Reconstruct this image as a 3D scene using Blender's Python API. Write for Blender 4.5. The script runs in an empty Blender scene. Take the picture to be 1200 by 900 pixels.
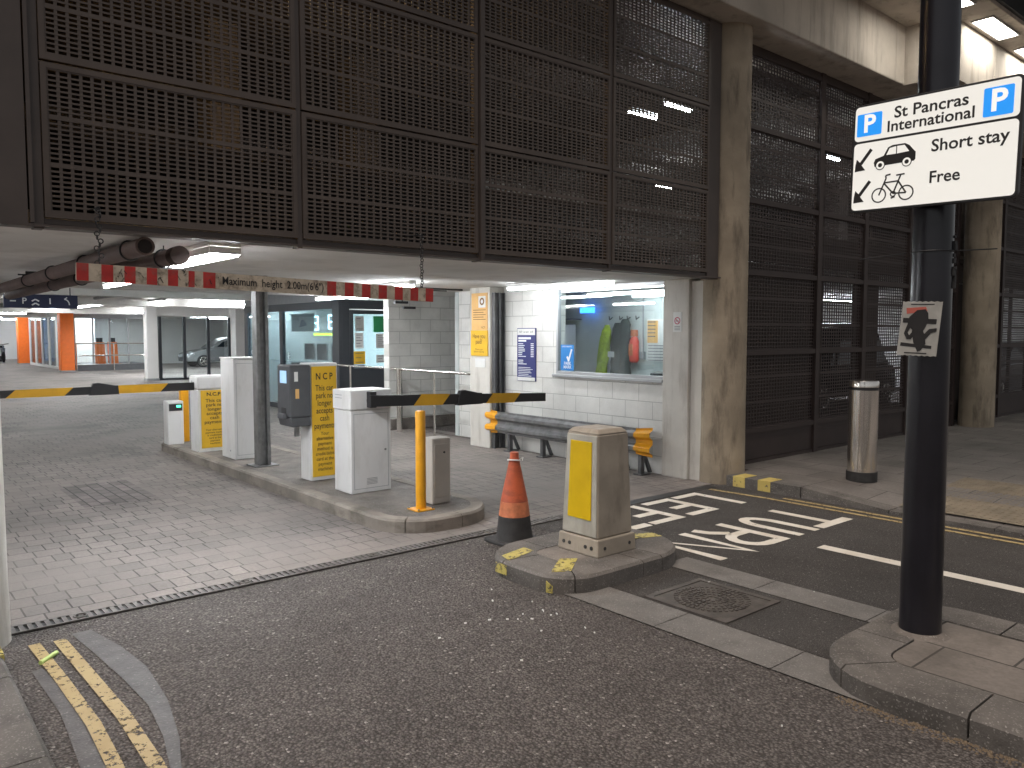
import bpy, bmesh, math, random
from mathutils import Vector
R = math.radians
random.seed(7)
SC = bpy.context.scene
COL = SC.collection

# ------------------------------------------------------------ camera, sky, sun, exposure
cam_d = bpy.data.cameras.new('camera'); cam = bpy.data.objects.new('camera', cam_d); COL.objects.link(cam)
cam_d.sensor_width = 36; cam_d.lens = 920 / 1200 * 36; cam_d.clip_start = 0.05; cam_d.clip_end = 1000
cam.location = (0, 0, 1.7)
cam.rotation_euler = (R(90 - 3.669), 0, R(49.776 - 90))
SC.camera = cam
W = bpy.data.worlds.new('World'); SC.world = W; W.use_nodes = True
nt = W.node_tree; bg = nt.nodes['Background']
sky = nt.nodes.new('ShaderNodeTexSky'); sky.sky_type = 'NISHITA'; sky.sun_disc = False
SUN_EL, SUN_AZ = 68, 196        # azimuth: direction the light comes FROM, measured from +X
sky.sun_elevation = R(SUN_EL); sky.sun_rotation = R(90 - SUN_AZ)
hs = nt.nodes.new('ShaderNodeHueSaturation'); hs.inputs['Saturation'].default_value = 0.12
nt.links.new(sky.outputs[0], hs.inputs['Color']); nt.links.new(hs.outputs[0], bg.inputs[0])
bg.inputs[1].default_value = 0.019
sd = bpy.data.lights.new('sun', 'SUN'); sd.energy = 0.6; sd.angle = R(34); sd.color = (1, 0.86, 0.74)
so = bpy.data.objects.new('sun', sd); COL.objects.link(so)
dv = Vector((math.cos(R(SUN_AZ)) * math.cos(R(SUN_EL)), math.sin(R(SUN_AZ)) * math.cos(R(SUN_EL)), math.sin(R(SUN_EL))))
so.rotation_euler = dv.to_track_quat('Z', 'Y').to_euler(); so.location = (-5, -3, 9)
vs = SC.view_settings; vs.view_transform = 'Standard'; vs.look = 'None'; vs.exposure = 2.0; vs.gamma = 1; vs.use_curve_mapping = False
TUBE = 5.0

# ------------------------------------------------------------ materials
def mat(name, col, rough=.6, metal=0, var=0, vscale=8, bump=0, bscale=60, emit=None, es=0, dark=None, stain=None, sstr=.0, stain_scale=(3, 3, .5), spec=.5, speck=None):
    m = bpy.data.materials.new(name); m.use_nodes = True; t = m.node_tree; n = t.nodes; b = n['Principled BSDF']
    c4 = (*col, 1)
    b.inputs['Base Color'].default_value = c4; b.inputs['Roughness'].default_value = rough
    b.inputs['Metallic'].default_value = metal; b.inputs['Specular IOR Level'].default_value = spec
    geo = n.new('ShaderNodeNewGeometry'); last = None
    def noise(scale, detail=4, vec=None, rgh=.55):
        x = n.new('ShaderNodeTexNoise'); x.inputs['Scale'].default_value = scale; x.inputs['Detail'].default_value = detail; x.inputs['Roughness'].default_value = rgh
        t.links.new(vec or geo.outputs['Position'], x.inputs['Vector']); return x
    def mix(fac, a, bb):
        x = n.new('ShaderNodeMix'); x.data_type = 'RGBA'
        if isinstance(fac, float): x.inputs[0].default_value = fac
        else: t.links.new(fac, x.inputs[0])
        for i, v in ((6, a), (7, bb)):
            if isinstance(v, tuple): x.inputs[i].default_value = v
            else: t.links.new(v, x.inputs[i])
        return x.outputs[2]
    def ramp(src, a, b_):
        x = n.new('ShaderNodeMapRange'); x.inputs[1].default_value = a; x.inputs[2].default_value = b_; t.links.new(src, x.inputs[0]); return x.outputs[0]
    cur = c4
    if var:
        d = dark or tuple(c * (1 - var) for c in col)
        cur = mix(ramp(noise(vscale, 6).outputs[0], .35, .65), (*d, 1), cur)
    if stain:
        mp = n.new('ShaderNodeMapping'); mp.inputs['Scale'].default_value = stain_scale; t.links.new(geo.outputs['Position'], mp.inputs[0])
        f = ramp(noise(2.2, 8, mp.outputs[0], .65).outputs[0], .5, .68)
        mm = n.new('ShaderNodeMath'); mm.operation = 'MULTIPLY'; t.links.new(f, mm.inputs[0]); mm.inputs[1].default_value = sstr
        cur = mix(mm.outputs[0], cur, (*stain, 1))
    if speck:
        v = n.new('ShaderNodeTexVoronoi'); v.inputs['Scale'].default_value = speck[0]; t.links.new(geo.outputs['Position'], v.inputs['Vector'])
        f = ramp(v.outputs['Color'], speck[1], 1.0)
        cur = mix(f, cur, (*speck[2], 1))
    if not isinstance(cur, tuple): t.links.new(cur, b.inputs['Base Color'])
    if bump:
        bp = n.new('ShaderNodeBump'); bp.inputs['Strength'].default_value = bump; bp.inputs['Distance'].default_value = .01
        t.links.new(noise(bscale, 3).outputs[0], bp.inputs['Height']); t.links.new(bp.outputs[0], b.inputs['Normal'])
    if emit: b.inputs['Emission Color'].default_value = (*emit, 1); b.inputs['Emission Strength'].default_value = es
    return m

def brickmat(name, axes, bw, bh, c1, c2, cm, mortar=.006, rough=.75, bump=.4, squash=1.0, sq=2, off=.5, stain=None, sstr=.5, stain_scale=.35, vgrain=.15, smear=False):
    """Brick pattern laid over two world axes, e.g. axes='XY'."""
    m = bpy.data.materials.new(name); m.use_nodes = True; t = m.node_tree; n = t.nodes; b = n['Principled BSDF']
    geo = n.new('ShaderNodeNewGeometry'); sp = n.new('ShaderNodeSeparateXYZ'); cb = n.new('ShaderNodeCombineXYZ')
    t.links.new(geo.outputs['Position'], sp.inputs[0])
    t.links.new(sp.outputs['XYZ'.index(axes[0])], cb.inputs[0]); t.links.new(sp.outputs['XYZ'.index(axes[1])], cb.inputs[1])
    br = n.new('ShaderNodeTexBrick'); t.links.new(cb.outputs[0], br.inputs['Vector'])
    br.inputs['Scale'].default_value = 1; br.inputs['Brick Width'].default_value = bw; br.inputs['Row Height'].default_value = bh
    br.inputs['Mortar Size'].default_value = mortar; br.inputs['Mortar Smooth'].default_value = .3; br.offset = off; br.squash = squash; br.squash_frequency = sq
    br.inputs['Color1'].default_value = (*c1, 1); br.inputs['Color2'].default_value = (*c2, 1); br.inputs['Mortar'].default_value = (*cm, 1)
    def noise(s, d=5, r=.6):
        x = n.new('ShaderNodeTexNoise'); x.inputs['Scale'].default_value = s; x.inputs['Detail'].default_value = d; x.inputs['Roughness'].default_value = r
        t.links.new(geo.outputs['Position'], x.inputs['Vector']); return x.outputs[0]
    def mr(src, a, b_, c=0, d=1):
        x = n.new('ShaderNodeMapRange'); x.inputs[1].default_value = a; x.inputs[2].default_value = b_; x.inputs[3].default_value = c; x.inputs[4].default_value = d; t.links.new(src, x.inputs[0]); return x.outputs[0]
    def mul(c, f):
        x = n.new('ShaderNodeMix'); x.data_type = 'RGBA'; x.blend_type = 'MULTIPLY'; x.inputs[0].default_value = 1; t.links.new(c, x.inputs[6]); t.links.new(f, x.inputs[7]); return x.outputs[2]
    cur = mul(br.outputs[0], mr(noise(40, 4), .3, .7, 1 - vgrain, 1 + vgrain))
    cur = mul(cur, mr(noise(1.3, 5), .3, .7, .8, 1.15))
    if smear:      # block the joints up with dirt in places
        x = n.new('ShaderNodeMix'); x.data_type = 'RGBA'; t.links.new(mr(noise(.9, 5), .44, .62, 0, .85), x.inputs[0]); t.links.new(cur, x.inputs[6])
        x.inputs[7].default_value = (*[v * .92 for v in c1], 1); cur = x.outputs[2]
    if stain:
        x = n.new('ShaderNodeMix'); x.data_type = 'RGBA'; t.links.new(mr(noise(stain_scale, 7, .62), .52, .72, 0, sstr), x.inputs[0]); t.links.new(cur, x.inputs[6]); x.inputs[7].default_value = (*stain, 1); cur = x.outputs[2]
    t.links.new(cur, b.inputs['Base Color']); b.inputs['Roughness'].default_value = rough
    bp = n.new('ShaderNodeBump'); bp.inputs['Strength'].default_value = bump; bp.inputs['Distance'].default_value = .008; bp.invert = True
    ad = n.new('ShaderNodeMath'); ad.operation = 'ADD'; t.links.new(br.outputs['Fac'], ad.inputs[0]); t.links.new(mr(noise(90, 3), 0, 1, 0, .35), ad.inputs[1])
    t.links.new(ad.outputs[0], bp.inputs['Height']); t.links.new(bp.outputs[0], b.inputs['Normal'])
    return m

def asphalt(name, base, light, dark, grit=90, wear=.5):
    m = bpy.data.materials.new(name); m.use_nodes = True; t = m.node_tree; n = t.nodes; b = n['Principled BSDF']
    geo = n.new('ShaderNodeNewGeometry'); P = geo.outputs['Position']
    def noise(s, d=4, r=.6):
        x = n.new('ShaderNodeTexNoise'); x.inputs['Scale'].default_value = s; x.inputs['Detail'].default_value = d; x.inputs['Roughness'].default_value = r; t.links.new(P, x.inputs['Vector']); return x.outputs[0]
    def mr(src, a, b_, c=0, d=1):
        x = n.new('ShaderNodeMapRange'); x.inputs[1].default_value = a; x.inputs[2].default_value = b_; x.inputs[3].default_value = c; x.inputs[4].default_value = d; t.links.new(src, x.inputs[0]); return x.outputs[0]
    def mix(f, a, c, bt='MIX'):
        x = n.new('ShaderNodeMix'); x.data_type = 'RGBA'; x.blend_type = bt
        if isinstance(f, float): x.inputs[0].default_value = f
        else: t.links.new(f, x.inputs[0])
        for i, v in ((6, a), (7, c)):
            if isinstance(v, tuple): x.inputs[i].default_value = (*v, 1)
            else: t.links.new(v, x.inputs[i])
        return x.outputs[2]
    vo = n.new('ShaderNodeTexVoronoi'); vo.inputs['Scale'].default_value = grit; t.links.new(P, vo.inputs['Vector'])
    sep = n.new('ShaderNodeSeparateColor'); t.links.new(vo.outputs['Color'], sep.inputs[0])
    cur = mix(mr(sep.outputs[0], .1, 1), tuple(c * .62 for c in base), tuple(c * 1.35 for c in base))
    cur = mix(mr(vo.outputs['Distance'], .35, .75), cur, dark)
    cur = mix(mr(sep.outputs[1], .985, .995), cur, light)
    cur = mix(mr(noise(.55, 6, .62), .5, .72, 0, wear), cur, dark)
    cur = mix(1.0, cur, mr(noise(2.3, 5), .3, .7, .84, 1.16), 'MULTIPLY')
    t.links.new(cur, b.inputs['Base Color']); b.inputs['Roughness'].default_value = .8; b.inputs['Specular IOR Level'].default_value = .35
    bp = n.new('ShaderNodeBump'); bp.inputs['Strength'].default_value = 1; bp.inputs['Distance'].default_value = .012; bp.invert = True
    ad = n.new('ShaderNodeMath'); ad.operation = 'ADD'; t.links.new(vo.outputs['Distance'], ad.inputs[0]); t.links.new(noise(28, 4), ad.inputs[1])
    t.links.new(ad.outputs[0], bp.inputs['Height']); t.links.new(bp.outputs[0], b.inputs['Normal'])
    return m

def paintmat(name, col, keep=.5, scale=14, rough=.6, dirt=(.3, .28, .25)):
    """Road paint worn through to what lies beneath: higher keep leaves more paint."""
    m = bpy.data.materials.new(name); m.use_nodes = True; t = m.node_tree; n = t.nodes; b = n['Principled BSDF']; out = n['Material Output']
    geo = n.new('ShaderNodeNewGeometry')
    x = n.new('ShaderNodeTexNoise'); x.inputs['Scale'].default_value = scale; x.inputs['Detail'].default_value = 8; x.inputs['Roughness'].default_value = .72; t.links.new(geo.outputs['Position'], x.inputs['Vector'])
    r = n.new('ShaderNodeMapRange'); r.inputs[1].default_value = keep; r.inputs[2].default_value = keep + .03; t.links.new(x.outputs[0], r.inputs[0])
    y = n.new('ShaderNodeTexNoise'); y.inputs['Scale'].default_value = 5; y.inputs['Detail'].default_value = 6; t.links.new(geo.outputs['Position'], y.inputs['Vector'])
    yr = n.new('ShaderNodeMapRange'); yr.inputs[1].default_value = .45; yr.inputs[2].default_value = .75; yr.inputs[4].default_value = .7; t.links.new(y.outputs[0], yr.inputs[0])
    mx = n.new('ShaderNodeMix'); mx.data_type = 'RGBA'; t.links.new(yr.outputs[0], mx.inputs[0]); mx.inputs[6].default_value = (*col, 1); mx.inputs[7].default_value = (*[c * d * 2.6 for c, d in zip(col, dirt)], 1)
    t.links.new(mx.outputs[2], b.inputs['Base Color']); b.inputs['Roughness'].default_value = rough
    tr = n.new('ShaderNodeBsdfTransparent'); ms = n.new('ShaderNodeMixShader')
    t.links.new(r.outputs[0], ms.inputs[0]); t.links.new(b.outputs[0], ms.inputs[1]); t.links.new(tr.outputs[0], ms.inputs[2]); t.links.new(ms.outputs[0], out.inputs[0])
    return m

def glassmat(name, tint=(.85, .93, .95), refl=.12):
    m = bpy.data.materials.new(name); m.use_nodes = True; t = m.node_tree; n = t.nodes; n.remove(n['Principled BSDF']); out = n['Material Output']
    tr = n.new('ShaderNodeBsdfTransparent'); tr.inputs[0].default_value = (*tint, 1); gl = n.new('ShaderNodeBsdfGlossy'); gl.inputs['Roughness'].default_value = .015
    fr = n.new('ShaderNodeLayerWeight'); fr.inputs['Blend'].default_value = .17
    mr = n.new('ShaderNodeMapRange'); mr.inputs[3].default_value = refl; mr.inputs[4].default_value = .8; t.links.new(fr.outputs['Fresnel'], mr.inputs[0])
    ms = n.new('ShaderNodeMixShader'); t.links.new(mr.outputs[0], ms.inputs[0]); t.links.new(tr.outputs[0], ms.inputs[1]); t.links.new(gl.outputs[0], ms.inputs[2]); t.links.new(ms.outputs[0], out.inputs[0])
    return m

M = {}
M['asphalt'] = asphalt('asphalt_coarse', (.145, .129, .121), (.36, .33, .31), (.055, .047, .044), 80, .5)
M['asphalt2'] = asphalt('asphalt_fine', (.11, .1, .094), (.3, .28, .27), (.05, .045, .042), 150, .4)
M['tar'] = mat('bitumen_band', (.1, .09, .09), .6, var=.4, vscale=9, bump=.35, bscale=70, stain=(.05, .045, .045), sstr=.6, stain_scale=(3, 3, 3), speck=(140, .8, (.2, .18, .17)))
M['paver'] = brickmat('block_paving', 'XY', .125, .2, (.225, .195, .177), (.17, .148, .137), (.042, .036, .032), .006, squash=1.5, sq=2, stain=(.06, .052, .05), sstr=.8, smear=True, bump=.5)
M['slab'] = brickmat('pavement_slab', 'YX', .6, .45, (.19, .172, .16), (.155, .14, .13), (.05, .045, .04), .006, stain=(.07, .062, .055), sstr=.6, stain_scale=1.2, bump=.25)
M['kerb'] = mat('granite_kerb', (.15, .135, .123), .75, var=.45, vscale=3, bump=.3, bscale=90, stain=(.05, .045, .04), sstr=.8, stain_scale=(1.5, 1.5, 3), speck=(160, .75, (.3, .28, .26)))
M['islandtop'] = mat('island_screed', (.2, .175, .155), .8, var=.4, vscale=4, bump=.35, bscale=70, stain=(.06, .05, .045), sstr=.7, stain_scale=(1, 1, 1), speck=(120, .8, (.32, .3, .27)))
M['strip'] = mat('channel_stone', (.17, .16, .15), .75, var=.3, vscale=5, bump=.2, bscale=110, speck=(150, .7, (.28, .26, .25)), stain=(.08, .07, .065), sstr=.5, stain_scale=(1, 1, 1))
M['tactile'] = mat('buff_tactile', (.24, .2, .145), .8, var=.3, vscale=6, bump=.2)
M['white_paint'] = paintmat('white_road_paint', (.68, .64, .57), .63, 13)
M['yellow_paint'] = paintmat('yellow_road_paint', (.40, .30, .135), .555, 30)
M['kerb_yellow'] = paintmat('yellow_kerb_paint', (.5, .42, .12), .52, 26)
M['concrete'] = mat('stained_concrete', (.42, .345, .255), .85, var=.3, vscale=2.2, bump=.35, bscale=35, stain=(.1, .08, .06), sstr=.7, stain_scale=(3, 3, .7))
M['concrete_pale'] = mat('pale_board_concrete', (.58, .52, .45), .85, var=.3, vscale=1.2, bump=.25, bscale=40, stain=(.16, .13, .1), sstr=.55, stain_scale=(2.2, 2.2, .25))
M['white_conc'] = mat('white_painted_concrete', (.62, .59, .54), .7, var=.12, vscale=3, bump=.15, bscale=40, stain=(.25, .21, .17), sstr=.45, stain_scale=(4, 4, .6))
M['soffit'] = mat('painted_soffit', (.72, .70, .67), .8, var=.2, vscale=.8, bump=.1, bscale=30, stain=(.3, .27, .24), sstr=.35, stain_scale=(.6, .6, .6))
M['blockX'] = brickmat('white_blockwork_side', 'YZ', .44, .217, (.7, .69, .66), (.66, .65, .62), (.42, .41, .39), .006, rough=.5, bump=.5, vgrain=.03, stain=(.4, .37, .33), sstr=.3, stain_scale=1.5)
M['blockY'] = brickmat('white_blockwork_front', 'XZ', .44, .217, (.7, .69, .66), (.66, .65, .62), (.42, .41, .39), .006, rough=.5, bump=.5, vgrain=.03, stain=(.4, .37, .33), sstr=.3, stain_scale=1.5)
M['mesh'] = mat('brown_perforated_steel', (.105, .082, .07), .55, .0, var=.2, vscale=3, spec=.4)
M['mesh_frame'] = mat('brown_steel_frame', (.085, .066, .058), .5, 0, var=.2, vscale=4)
M['mesh_dark'] = mat('dark_brown_mesh_steel', (.055, .038, .034), .6, 0, var=.2, vscale=3)
M['deck_lit'] = mat('lit_deck_concrete', (.45, .42, .38), .9, var=.3, vscale=1)  # same deck concrete, made paler in colour where it should look lit
M['deck_unlit'] = mat('unlit_deck_concrete', (.12, .1, .085), .9, var=.3, vscale=1)  # same deck concrete, kept darker in colour where it should look unlit
M['black_pole'] = mat('black_gloss_paint', (.012, .011, .016), .28, 0, var=.3, vscale=6, bump=.05, bscale=50)
M['steel'] = mat('brushed_stainless', (.8, .76, .71), .15, .95, var=.12, vscale=3)
M['galv'] = mat('galvanised_steel', (.3, .3, .3), .5, .8, var=.3, vscale=12)
M['gunmetal'] = mat('grey_rail_steel', (.16, .16, .165), .45, .6, var=.3, vscale=8)
M['white_metal'] = mat('white_cabinet_enamel', (.7, .69, .68), .38, 0, var=.06, vscale=2, stain=(.35, .32, .28), sstr=.25, stain_scale=(3, 3, 1))
M['grey_plastic'] = mat('grey_machine_plastic', (.085, .088, .095), .5, 0, var=.15, vscale=8)
M['black'] = mat('black_plastic', (.02, .02, .022), .5)
M['rubber'] = mat('dusty_black_rubber', (.04, .038, .038), .75, var=.4, vscale=12, bump=.2)
M['text'] = mat('black_lettering', (.018, .016, .016), .6)
M['text_dim'] = mat('grey_print', (.12, .12, .13), .6)
M['white_text'] = mat('white_lettering', (.75, .77, .8), .5)
M['yellow'] = mat('yellow_notice', (.72, .43, .025), .45, var=.06)
M['post_yellow'] = mat('yellow_post_paint', (.8, .36, .01), .38, 0, var=.12, vscale=9)
M['barrier_yellow'] = mat('barrier_yellow_film', (.75, .4, .02), .4, var=.1, vscale=9)
M['panel_yellow'] = mat('weathered_yellow_panel', (.62, .41, .004), .6, spec=.2, var=.12, vscale=6)
M['beige'] = mat('dirty_beige_casing', (.36, .31, .25), .6, var=.25, vscale=4, stain=(.14, .115, .09), sstr=.5, stain_scale=(4, 4, 1.2), bump=.08)
M['beige_light'] = mat('pale_grey_casing', (.42, .4, .35), .55, var=.25, vscale=6, stain=(.2, .17, .13), sstr=.4)
M['orange'] = mat('faded_orange_cone', (.55, .11, .04), .55, var=.5, vscale=7, dark=(.33, .07, .035), stain=(.06, .03, .025), sstr=.55, stain_scale=(2, 2, 5))
M['orange_band'] = mat('pale_orange_band', (.62, .2, .09), .55, var=.3, vscale=20)
M['orange_pillar'] = mat('orange_pillar_paint', (.85, .17, .015), .45, var=.1)
M['red'] = mat('red_paint', (.52, .03, .025), .5, var=.3, vscale=14, stain=(.2, .1, .08), sstr=.5, stain_scale=(9, 9, 9))
M['cream'] = mat('chipped_cream_paint', (.58, .49, .38), .6, var=.25, vscale=18, stain=(.1, .07, .05), sstr=.75, stain_scale=(9, 9, 9))
M['pipe'] = mat('brown_lagged_pipe', (.12, .075, .065), .65, var=.3, vscale=6, bump=.1)
M['pipe_cap'] = mat('dull_brown_cap', (.05, .035, .032), .8, spec=.1)
M['pipe_dark'] = mat('dark_pipe_bore', (.015, .012, .012), .8)
M['grey_frame'] = mat('dark_grey_frame', (.045, .05, .058), .45)
M['mid_grey'] = mat('mid_grey_panel', (.28, .29, .3), .5, var=.1)
M['alu'] = mat('aluminium_frame', (.4, .41, .42), .4, .6)
M['glass'] = glassmat('window_glass', (.9, .95, .96), .06)
M['glass_dark'] = glassmat('tinted_glass', (.75, .86, .9), .1)
M['tube'] = mat('lit_tube', (.9, .95, 1), .5, emit=(.93, .97, 1), es=30)
M['tube_soft'] = mat('lit_tube_soft', (.9, .95, 1), .5, emit=(.93, .97, 1), es=8.5)
M['tube_warm'] = mat('lit_canopy_panel', (1, 1, 1), .5, emit=(1, .95, .86), es=8)
M['amber'] = mat('lit_amber_bulkhead', (1, .8, .5), .5, emit=(1, .66, .3), es=40)
M['upper_tube'] = mat('lit_upper_tube', (1, 1, 1), .5, emit=(.85, .92, 1), es=34)
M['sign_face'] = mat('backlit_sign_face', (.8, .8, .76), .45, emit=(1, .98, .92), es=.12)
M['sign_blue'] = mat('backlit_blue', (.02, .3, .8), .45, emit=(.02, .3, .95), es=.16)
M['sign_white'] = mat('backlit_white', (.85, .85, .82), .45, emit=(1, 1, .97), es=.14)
M['hivis'] = mat('yellow_green_fabric', (.4, .55, .03), .7, var=.35, vscale=14)
M['dark_cloth'] = mat('dark_green_cloth', (.03, .045, .045), .85, var=.3, vscale=12)
M['reflective'] = mat('silver_tape', (.5, .52, .52), .4)
M['blue'] = mat('blue_poster', (.015, .2, .55), .5)
M['navy'] = mat('navy_tariff_board', (.03, .035, .16), .45)
M['navy_sign'] = mat('navy_hanging_sign', (.012, .02, .07), .5)
M['paper'] = mat('white_paper', (.7, .7, .68), .6, var=.05)
M['grey_paper'] = mat('weathered_paper', (.42, .41, .38), .7, var=.2, vscale=20)
M['pale_red'] = mat('faded_red_print', (.5, .12, .09), .6)
M['sand'] = mat('faded_orange_board', (.72, .43, .16), .55, var=.1)
M['red_plastic'] = mat('red_extinguisher', (.6, .06, .035), .35)
M['office_wall'] = mat('pale_office_plaster', (.5, .54, .53), .7, var=.08)
M['car_silver'] = mat('silver_car_paint', (.42, .43, .44), .25, .55)
M['car_dark'] = mat('dark_car_paint', (.02, .02, .024), .25, .2)
M['car_glass'] = mat('car_window', (.015, .02, .025), .08)
M['headlamp'] = mat('car_headlamp_lens', (.6, .62, .65), .15)
M['far_wall'] = mat('white_far_wall', (.74, .73, .71), .7, var=.1, vscale=.6)
M['green_poster'] = mat('green_poster', (.03, .28, .1), .5)
M['blue_glow'] = mat('lit_blue_letter', (.6, .85, 1), .5, emit=(.5, .85, 1), es=5)
M['lime_glow'] = mat('lit_lime_strip', (.7, 1, .1), .5, emit=(.6, 1, .05), es=2.5)
M['blue_lamp'] = mat('lit_blue_panel', (.05, .25, 1), .5, emit=(.04, .25, 1), es=1.2)
M['green_glow'] = mat('lit_green_indicator', (.1, .8, .4), .5, emit=(.05, .8, .35), es=1.2)
M['lime_litter'] = mat('lime_wrapper', (.5, .65, .2), .5)
M['no_red'] = mat('magenta_red_print', (.5, .03, .1), .5)

# ------------------------------------------------------------ mesh helpers
ORG = {}
class MB:
    def __init__(s): s.v = []; s.f = []
    def box(s, x0, x1, y0, y1, z0, z1):
        x0, x1 = sorted((x0, x1)); y0, y1 = sorted((y0, y1)); z0, z1 = sorted((z0, z1)); n = len(s.v)
        s.v += [(x0, y0, z0), (x1, y0, z0), (x1, y1, z0), (x0, y1, z0), (x0, y0, z1), (x1, y0, z1), (x1, y1, z1), (x0, y1, z1)]
        s.f += [(n, n+3, n+2, n+1), (n+4, n+5, n+6, n+7), (n, n+1, n+5, n+4), (n+1, n+2, n+6, n+5), (n+2, n+3, n+7, n+6), (n+3, n, n+4, n+7)]; return s
    def hexa(s, pts):
        n = len(s.v); s.v += [tuple(p) for p in pts]
        s.f += [(n, n+3, n+2, n+1), (n+4, n+5, n+6, n+7), (n, n+1, n+5, n+4), (n+1, n+2, n+6, n+5), (n+2, n+3, n+7, n+6), (n+3, n, n+4, n+7)]; return s
    def frus(s, x, y, z0, z1, wx0, wy0, wx1, wy1):
        a, b, c, d = wx0/2, wy0/2, wx1/2, wy1/2
        return s.hexa([(x-a, y-b, z0), (x+a, y-b, z0), (x+a, y+b, z0), (x-a, y+b, z0), (x-c, y-d, z1), (x+c, y-d, z1), (x+c, y+d, z1), (x-c, y+d, z1)])
    def cyl(s, p0, p1, r0, r1=None, seg=20, caps=True):
        r1 = r0 if r1 is None else r1; p0 = Vector(p0); p1 = Vector(p1); d = (p1 - p0).normalized()
        u = d.orthogonal().normalized(); w = d.cross(u); n = len(s.v)
        for p, r in ((p0, r0), (p1, r1)):
            for i in range(seg):
                a = 2 * math.pi * i / seg; s.v.append(tuple(p + (u * math.cos(a) + w * math.sin(a)) * r))
        for i in range(seg): j = (i + 1) % seg; s.f.append((n+i, n+j, n+seg+j, n+seg+i))
        if caps: s.f.append(tuple(n + i for i in reversed(range(seg)))); s.f.append(tuple(n + seg + i for i in range(seg)))
        return s
    def tube(s, pts, r, seg=8):
        for a, b in zip(pts, pts[1:]): s.cyl(a, b, r, seg=seg)
        return s
    def lathe(s, x, y, prof, seg=24):
        n = len(s.v); k = len(prof)
        for r, z in prof:
            for i in range(seg): a = 2 * math.pi * i / seg; s.v.append((x + r * math.cos(a), y + r * math.sin(a), z))
        for q in range(k - 1):
            for i in range(seg): j = (i + 1) % seg; s.f.append((n+q*seg+i, n+q*seg+j, n+(q+1)*seg+j, n+(q+1)*seg+i))
        s.f.append(tuple(n + i for i in reversed(range(seg)))); s.f.append(tuple(n + (k-1)*seg + i for i in range(seg))); return s
    def torus(s, c, R0, r, nrm=(0, 0, 1), seg=24, sg=8):
        c = Vector(c); d = Vector(nrm).normalized(); u = d.orthogonal().normalized(); w = d.cross(u); n = len(s.v)
        for i in range(seg):
            a = 2 * math.pi * i / seg; e = u * math.cos(a) + w * math.sin(a)
            for j in range(sg): b = 2 * math.pi * j / sg; s.v.append(tuple(c + e * (R0 + r * math.cos(b)) + d * r * math.sin(b)))
        for i in range(seg):
            for j in range(sg): s.f.append((n+i*sg+j, n+((i+1) % seg)*sg+j, n+((i+1) % seg)*sg+(j+1) % sg, n+i*sg+(j+1) % sg))
        return s
    def prism(s, poly, z0, z1):     # plan outline, ccw
        n = len(s.v); k = len(poly); s.v += [(x, y, z0) for x, y in poly] + [(x, y, z1) for x, y in poly]
        s.f.append(tuple(n + i for i in reversed(range(k)))); s.f.append(tuple(n + k + i for i in range(k)))
        for i in range(k): j = (i + 1) % k; s.f.append((n+i, n+j, n+k+j, n+k+i))
        return s
    def plate(s, O, u, v, poly, t=.002):   # outline in (u,v) about O, thickness t along u x v
        O, u, v = Vector(O), Vector(u), Vector(v); w = u.cross(v).normalized(); n = len(s.v); k = len(poly)
        a = sum(poly[i][0]*poly[(i+1) % k][1] - poly[(i+1) % k][0]*poly[i][1] for i in range(k))
        if a < 0: poly = poly[::-1]
        s.v += [tuple(O + u*x + v*y) for x, y in poly] + [tuple(O + u*x + v*y + w*t) for x, y in poly]
        s.f.append(tuple(n + i for i in reversed(range(k)))); s.f.append(tuple(n + k + i for i in range(k)))
        for i in range(k): j = (i + 1) % k; s.f.append((n+i, n+j, n+k+j, n+k+i))
        return s
    def rect(s, O, u, v, x0, x1, y0, y1, t=.002): return s.plate(O, u, v, [(x0, y0), (x1, y0), (x1, y1), (x0, y1)], t)
    def ring(s, O, u, v, cx, cy, r0, r1, t=.002, seg=28):
        for i in range(seg):
            a, b = 2*math.pi*i/seg, 2*math.pi*(i+1)/seg
            s.plate(O, u, v, [(cx+r0*math.cos(a), cy+r0*math.sin(a)), (cx+r1*math.cos(a), cy+r1*math.sin(a)), (cx+r1*math.cos(b), cy+r1*math.sin(b)), (cx+r0*math.cos(b), cy+r0*math.sin(b))], t)
        return s
    def bar(s, O, u, v, p, q, w, t=.002):
        d = Vector((q[0]-p[0], q[1]-p[1])).normalized(); e = Vector((-d.y, d.x)) * w/2
        return s.plate(O, u, v, [(p[0]-e.x, p[1]-e.y), (q[0]-e.x, q[1]-e.y), (q[0]+e.x, q[1]+e.y), (p[0]+e.x, p[1]+e.y)], t)
    def sheet(s, pts): n = len(s.v); s.v += [tuple(p) for p in pts]; s.f.append(tuple(range(n, n + len(pts)))); return s
    def strip(s, pts, w, z):        # mitred flat line on the ground
        L, Rr = [], []; P = [Vector(p) for p in pts]
        for i, p in enumerate(P):
            a = (p - P[i-1]).normalized() if i else None; b = (P[i+1] - p).normalized() if i < len(P)-1 else None
            if a is None: nn = Vector((-b.y, b.x)); k = 1
            elif b is None: nn = Vector((-a.y, a.x)); k = 1
            else:
                nn = (Vector((-a.y, a.x)) + Vector((-b.y, b.x))).normalized(); k = min(1.45, 1 / max(.3, nn.dot(Vector((-a.y, a.x)))))
            L.append(p + nn * w/2 * k); Rr.append(p - nn * w/2 * k)
        for i in range(len(P)-1): s.sheet([(*Rr[i], z), (*Rr[i+1], z), (*L[i+1], z), (*L[i], z)])
        return s
    def add(s, o):
        n = len(s.v); s.v += o.v; s.f += [tuple(i + n for i in f) for f in o.f]; return s
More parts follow.
